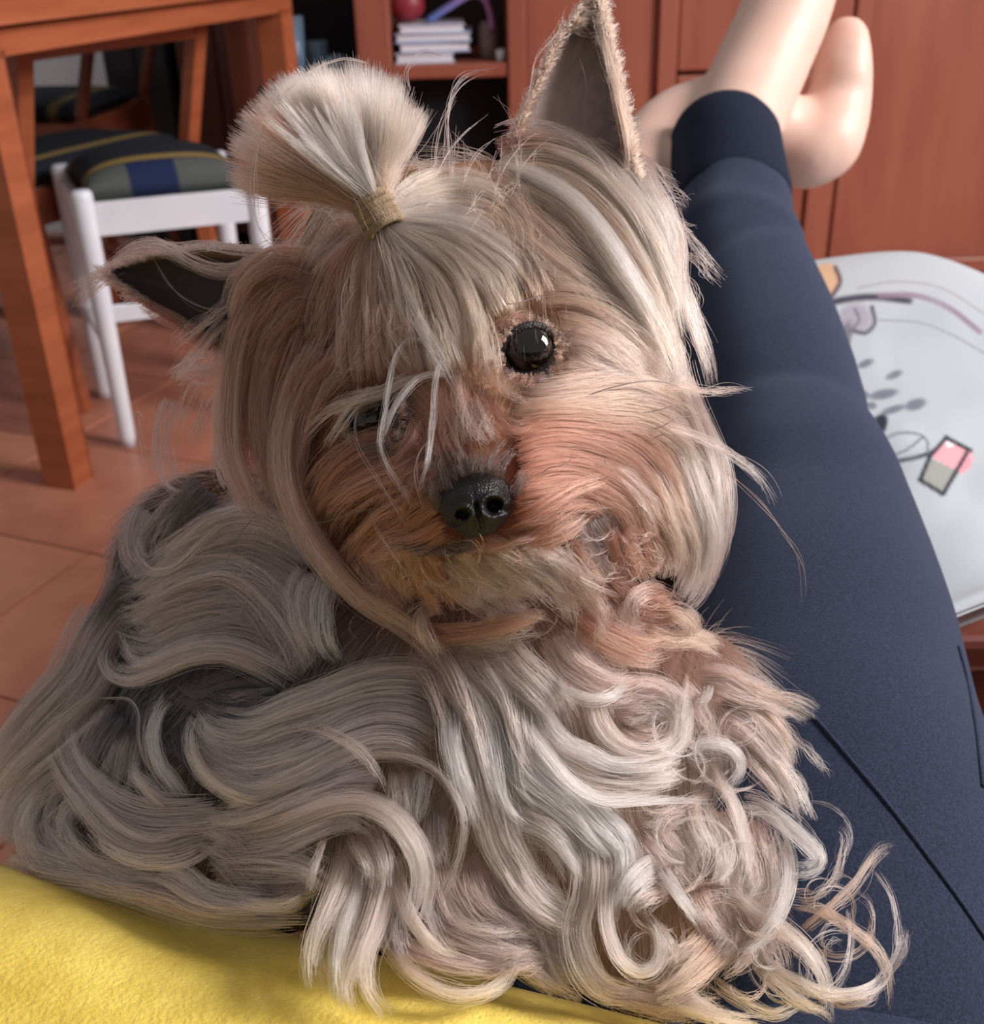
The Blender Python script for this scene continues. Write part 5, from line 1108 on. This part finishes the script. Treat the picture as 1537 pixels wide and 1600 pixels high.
# ---------------- muzzle, moustache and beard
beard = Hair()
gl(beard, [
 ('F', [(60,190),(250,200),(450,170),(650,130),(850,170),(980,260)], 'pk', 20, 8, 22, dict(lift=2)), ('F', [(60,250),(300,240),(500,210),(700,190),(880,240),(1000,320),(1090,440)], 'go', 22, 10, 22, dict(lift=3)),
 ('F', [(60,320),(350,310),(600,330),(780,350),(950,450),(1080,600),(1160,780)], 'go', 22, 10, 20, dict(lift=4)), ('F', [(40,390),(300,350),(550,380),(750,450),(880,580),(950,750),(1000,900)], 'ru', 22, 11, 24, dict(lift=3)),
 ('F', [(60,480),(300,430),(500,470),(700,560),(830,700),(900,850)], 'ru', 22, 11, 26, dict(lift=3)), ('F', [(80,600),(300,550),(480,580),(640,660),(760,780),(840,920)], 'ru', 22, 10, 26, dict(lift=3)), ('F', [(80,700),(250,660),(420,640),(560,680),(680,760),(760,880),(800,1000)], 'ru', 22, 9, 26, dict(lift=4)),
 ('F', [(60,800),(220,770),(400,730),(560,760),(650,850)], 'ru', 20, 8, 26, dict(lift=3)), ('F', [(20,960),(200,880),(330,800),(470,730)], 'br', 12, 7, 18, dict(lift=4)), ('F', [(60,880),(220,800),(400,690),(600,620)], 'ru', 8, 5, 12, dict(lift=7)),
 ('F', [(500,600),(620,600),(740,680),(820,790),(860,900)], 'pk', 9, 5, 14, dict(lift=8)), ('F', [(650,690),(740,760),(810,850),(850,940)], 'cr', 6, 4, 10, dict(lift=10)),
 ('F', [(960,-20),(990,130),(1040,280),(1110,430),(1170,580),(1190,760),(1180,920),(1140,1080),(1080,1230),(1000,1330)], 'cr', 18, 10, 15, dict(lift=5)), ('F', [(860,250),(950,430),(1020,600),(1090,780),(1130,950),(1110,1120),(1040,1260),(960,1340)], 'cr', 20, 10, 17, dict(lift=7)),
 ('F', [(800,500),(900,680),(970,850),(1020,1000),(1010,1130),(970,1240),(930,1330)], 'go', 20, 10, 18, dict(lift=6)), ('F', [(760,600),(860,760),(940,900),(990,1040),(980,1160)], 'go', 20, 8, 18, dict(lift=4)), ('F', [(680,640),(800,780),(880,920),(920,1050),(900,1180)], 'ru', 20, 8, 24, dict(lift=2)),
 ('F', [(1000,480),(1060,620),(1100,760),(1150,880)], 'br', 8, 3, 6, dict(lift=3)),
 ('F', [(700,350),(950,380),(1100,440),(1250,520),(1370,610),(1440,700),(1480,780)], 'pk', 9, 3, 4, dict(lift=14, tipw=1.6)), ('F', [(750,170),(950,150),(1100,180),(1250,170),(1390,190)], 'go', 6, 3, 6, dict(lift=12, tipw=1.0)),
 ('F', [(1100,500),(1250,640),(1350,730),(1450,830),(1520,920),(1600,1060),(1612,1310)], 'br', 1.6, 1, 0, dict(lift=10, rad=1.5)),
 ('F', [(440,800),(450,920),(500,970),(560,960),(610,890)], 'wh', 3, 1, 0, dict(lift=12)), ('F', [(350,930),(370,1020),(430,1080),(470,1140),(560,1180),(700,1170)], 'cr', 3, 2, 3, dict(lift=10)), ('F', [(480,840),(540,1000),(600,1100),(640,1180)], 'st', 16, 6, 24, dict(lift=-3)),
 ('F', [(600,860),(650,1000),(680,1100),(640,1200)], 'br', 16, 7, 24, dict(lift=0)), ('F', [(680,880),(760,1020),(790,1120),(840,1200)], 'ru', 18, 8, 24, dict(lift=2)), ('F', [(820,900),(880,1000),(900,1100),(860,1190)], 'go', 16, 8, 20, dict(lift=3)),
 ('F', [(330,1130),(480,1200),(650,1280)], 'cr', 5, 3, 5, dict(lift=11)), ('F', [(900,1260),(800,1240),(720,1290),(680,1390),(670,1500)], 'ta', 11, 6, 14, dict(lift=4)), ('F', [(480,1250),(540,1330),(550,1430),(500,1550)], 'ta', 9, 5, 12, dict(lift=6)),
 ('F', [(760,1330),(840,1300),(930,1340),(960,1400)], 'br', 14, 6, 20, dict(lift=1)), ('F', [(620,1260),(640,1350),(600,1450)], 'ta', 14, 6, 24, dict(lift=2)), ('F', [(960,1360),(1040,1390),(1040,1490)], 'go', 10, 4, 8, dict(lift=6)),
 # shaded side of the muzzle, the shade put into browner hair
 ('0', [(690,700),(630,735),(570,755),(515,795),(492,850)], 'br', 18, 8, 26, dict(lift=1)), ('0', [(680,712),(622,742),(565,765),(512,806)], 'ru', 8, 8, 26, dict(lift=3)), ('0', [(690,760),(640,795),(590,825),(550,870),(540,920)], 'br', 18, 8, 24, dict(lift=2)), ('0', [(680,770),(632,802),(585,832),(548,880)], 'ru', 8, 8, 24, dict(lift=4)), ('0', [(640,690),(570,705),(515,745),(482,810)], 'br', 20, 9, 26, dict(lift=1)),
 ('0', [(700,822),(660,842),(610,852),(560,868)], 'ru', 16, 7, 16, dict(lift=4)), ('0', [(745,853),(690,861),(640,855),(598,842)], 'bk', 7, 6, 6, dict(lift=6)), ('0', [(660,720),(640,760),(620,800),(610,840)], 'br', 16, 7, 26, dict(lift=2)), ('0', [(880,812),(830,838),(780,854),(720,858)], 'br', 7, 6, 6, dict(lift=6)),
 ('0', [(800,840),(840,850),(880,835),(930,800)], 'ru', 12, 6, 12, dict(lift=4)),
 # chin and throat
 ('C', [(620,420),(700,520),(760,620),(800,730),(860,860)], 'ru', 20, 9, 34, dict(lift=2)), ('C', [(560,520),(640,640),(720,760),(800,870)], 'ru', 22, 8, 26, dict(lift=1)), ('C', [(860,560),(920,680),(980,780),(1020,880)], 'ru', 22, 9, 34, dict(lift=1)),
 ('C', [(1000,570),(1100,660),(1200,760),(1350,850)], 'pk', 22, 10, 36, dict(lift=3)), ('C', [(1150,560),(1260,620),(1380,700),(1500,800)], 'pk', 22, 9, 34, dict(lift=3)), ('C', [(1300,520),(1400,600),(1537,690),(1650,800)], 'cr', 20, 9, 34, dict(lift=4)), ('C', [(1500,560),(1640,680),(1750,820),(1800,960)], 'pk', 22, 8, 34, dict(lift=2)),
 ('C', [(1250,800),(1330,870),(1420,900),(1500,890)], 'pk', 14, 7, 24, dict(lift=5)), ('C', [(830,960),(1000,990),(1200,970),(1400,920),(1560,850)], 'ru', 16, 9, 14, dict(lift=8)), ('C', [(1000,1040),(1200,1030),(1400,1000),(1560,950)], 'cr', 5, 4, 7, dict(lift=10)), ('C', [(1200,960),(1350,930),(1480,905),(1600,930)], 'wh', 4, 2, 3, dict(lift=12)),
 ('C', [(850,500),(870,620),(920,700),(990,740),(1040,700)], 'cr', 4, 2, 4, dict(lift=11)), ('C', [(980,620),(1080,700),(1200,710),(1310,770)], 'wh', 3, 1, 0, dict(lift=11)), ('C', [(600,300),(650,430),(730,560),(790,660),(830,740)], 'cr', 3, 1, 0, dict(lift=11)), ('C', [(860,860),(900,940),(960,1060),(1000,1150)], 'cr', 6, 4, 9, dict(lift=11)),
 ('C', [(940,840),(880,900),(870,960),(920,1100)], 'pk', 10, 5, 12, dict(lift=8)), ('C', [(1050,1000),(1150,1060),(1280,1090),(1420,1080)], 'ta', 18, 8, 24, dict(lift=2)),
])
for k in range(120):                                                    # loose curls under the chin and in the beard
    x0 = rng.uniform(560, 1040); y0 = rng.uniform(850, 1000) - (x0 > 880) * rng.uniform(0, 120)
    r0 = rng.uniform(10, 34); a0 = rng.uniform(0, 6.28); sgn = rng.choice([-1, 1]); sw = rng.uniform(1.2, 3.4)
    aa = a0 + sgn * np.linspace(0, sw, 7); rr_ = r0 * np.linspace(1.3, .8, 7)
    guide(beard, '0', list(zip(x0 + rr_ * np.cos(aa), y0 + rr_ * np.sin(aa))), rng.choice(['cr', 'pk', 'pk', 'go', 'ru']), rng.uniform(1.5, 4), 1, 0, lift=rng.uniform(3, 9))
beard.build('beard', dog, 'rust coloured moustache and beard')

# ---------------- topknot: fan of cut hair out of the tie
top_h = Hair()
tips = np.array([(352,285),(356,230),(372,185),(398,148),(440,118),(490,100),(540,95),(590,104),(625,128),(645,165),(672,152)], float)
tq = catmull(tips, 120)
for k in range(150):
    s_ = rng.rand(); tp = tq[int(s_ * 119)]
    layer = rng.uniform(-1, 1); sc_ = rng.uniform(.86, 1.02)
    st0 = np.array([586, 322]) + np.array([.87, -.5]) * (s_ * 2 - 1) * 12
    e = st0 + (tp - st0) * sc_
    mid1 = st0 + (e - st0) * .3 + (np.array([570, 290]) - st0) * .22; mid2 = st0 + (e - st0) * .66
    K = 28; C2 = catmull([st0, mid1, mid2, e], K); uu = np.linspace(0, 1, K)
    dd = .398 + layer * .026 * uu ** 1.2 * math.sin(math.pi * (.15 + .7 * s_)) + .004 * uu + (.006 * layer) * (1 - uu) * .5
    C3 = WA(C2[:, 0], C2[:, 1], dd)
    strands(top_h, C3, .0052, 60, (rng.choice(['lf', 'ta', 'go', 'br']) if s_ < .36 and layer < .55 else rng.choice(['cr', 'fh', 'wh', 'go', 'fh'])), 1.35, .35, .8, .10, .5, .95)  # left locks browner: the fan's shade put into the hair colour
for k in range(20):
    s_ = rng.rand(); tp = tq[int((.25 + .45 * s_) * 119)]; st0 = np.array([588, 318]); e = st0 + (tp - st0) * rng.uniform(.6, .9)
    C2 = catmull([st0, st0 + (e - st0) * .5 + np.array([-3, 3]), e], 28); C3 = WA(C2[:, 0], C2[:, 1], np.linspace(.393, .372, 28))
    strands(top_h, C3, .0030, 30, 'wh', .8, .5, .6, .15, .4)
guide(top_h, '0', [(575,100),(545,92),(500,105),(450,140),(415,190),(400,250),(397,310),(405,360),(440,400)], 'cr', 2.2, 1, 0, lift=0, rad=1.4, dep=[.385, .385])
# stub of gathered hair through the tie
C3 = np.array([TIE + tdir * s for s in np.linspace(-.006, .012, 28)]); strands(top_h, C3, .0118, 260, 'ta', 1, 1, 1, .02, .2)
top_h.build('topknot', dog, 'fan shaped cream topknot above the hair tie')

# ---------------- ear fringes
earf = Hair()
def fringe(edge, out, n, L0, style, sty_w=2.5):
    E_ = catmull(edge, 80)
    for k in range(int(n * 2.0)):
        i = int(rng.rand() * 79); q = E_[i]; L_ = L0 * rng.uniform(.5, 1.25); ang = rng.uniform(-.4, .4)
        tv = E_[min(79, i + 1)][:2] - E_[max(0, i - 1)][:2]; tv = tv / (np.linalg.norm(tv) + 1e-9)
        dx, dy = out[0] * .55 + tv[0] * .8, out[1] * .55 + tv[1] * .8
        ox_ = dx * math.cos(ang) - dy * math.sin(ang); oy_ = dx * math.sin(ang) + dy * math.cos(ang)
        pts = [(q[0], q[1]), (q[0] + ox_ * L_ * .5, q[1] + oy_ * L_ * .5), (q[0] + ox_ * L_ + out[0] * L_ * .12, q[1] + oy_ * L_ + out[1] * L_ * .12)]
        guide(earf, '0', pts, style, sty_w * .6, 1, 0, lift=0, dens=2.4, frizz=.9, tipw=.7, dep=[q[2] - .001, q[2] - .002, q[2] + .001])
fringe(earR_r, (.9, .1), 260, 30, 'go', 3); fringe(earR_r, (.6, .3), 110, 26, 'cr', 3); fringe(earR_l, (-.3, -.1), 130, 24, 'go', 3)
fringe(earR_r, (-.35, .1), 120, 24, 'go', 3); fringe(earR_l, (.6, .1), 110, 26, 'go', 3); fringe(earR_l[-2:], (.7, .9), 50, 40, 'go', 3); fringe(earR_r[-2:], (-.5, .8), 40, 36, 'go', 3)
fringe(earL_l, (-.2, -.5), 110, 15, 'ta', 3); fringe(earL_r, (-.5, .6), 110, 16, 'br', 3); fringe(earL_r[-2:], (-.9, .1), 60, 26, 'ta', 2)
gl(earf, [('0', [(985,300),(982,230),(968,160),(952,90),(935,10)], 'go', 12, 5, 5, dict(dep=[.422,.420,.422,.428,.436], lift=0)), ('0', [(785,300),(802,225),(838,130),(880,50),(918,0)], 'br', 8, 4, 4, dict(dep=[.430,.428,.430,.434,.438], lift=0)),
 ('0', [(806,208),(826,150),(838,90),(870,50),(884,8)], 'cr', 2, 1, 0, dict(dep=[.424,.424,.428,.432], lift=0)), ('0', [(840,260),(880,236),(930,225),(975,245)], 'ta', 6, 5, 14, dict(dep=[.43,.43,.43], lift=2)), ('0', [(905,90),(916,130),(915,150)], 'cr', 1.2, 1, 0, dict(dep=[.43,.43], lift=0))])
earf.build('ear_fringe', dog, 'golden fringe along the ear edges')

# ---------------- dark whiskers
for pts, lf in (([(905,622),(960,604),(1020,596),(1060,604)], 12), ([(990,648),(1030,640),(1075,628),(1105,618)], 12), ([(1000,672),(1040,664),(1075,648),(1108,640)], 12), ([(1015,685),(1050,680)], 10), ([(915,735),(940,724),(957,716)], 10), ([(845,742),(870,726),(900,710)], 9),
                ([(590,790),(545,806),(500,812),(445,810)], 12), ([(398,808),(378,830),(362,860),(352,890)], 12), ([(848,460),(790,475),(795,440)], 6), ([(586,392),(540,440),(535,500),(560,550)], 10)):
    w_ = Hair(); guide(w_, '0', pts, 'bk', .3, 1, 0, lift=lf + 5, rad=2.6, rootd=0, tvar=.02)
    w_.P = [w_.P[0][:1]]; w_.C = [w_.C[0][:1]]; w_.R = [w_.R[0][:1]]; w_.build('whisker', dog, 'long dark whisker')
print('HAIR POINTS', sum(len(o.data.points) for o in bpy.data.objects if o.type == 'CURVES'))
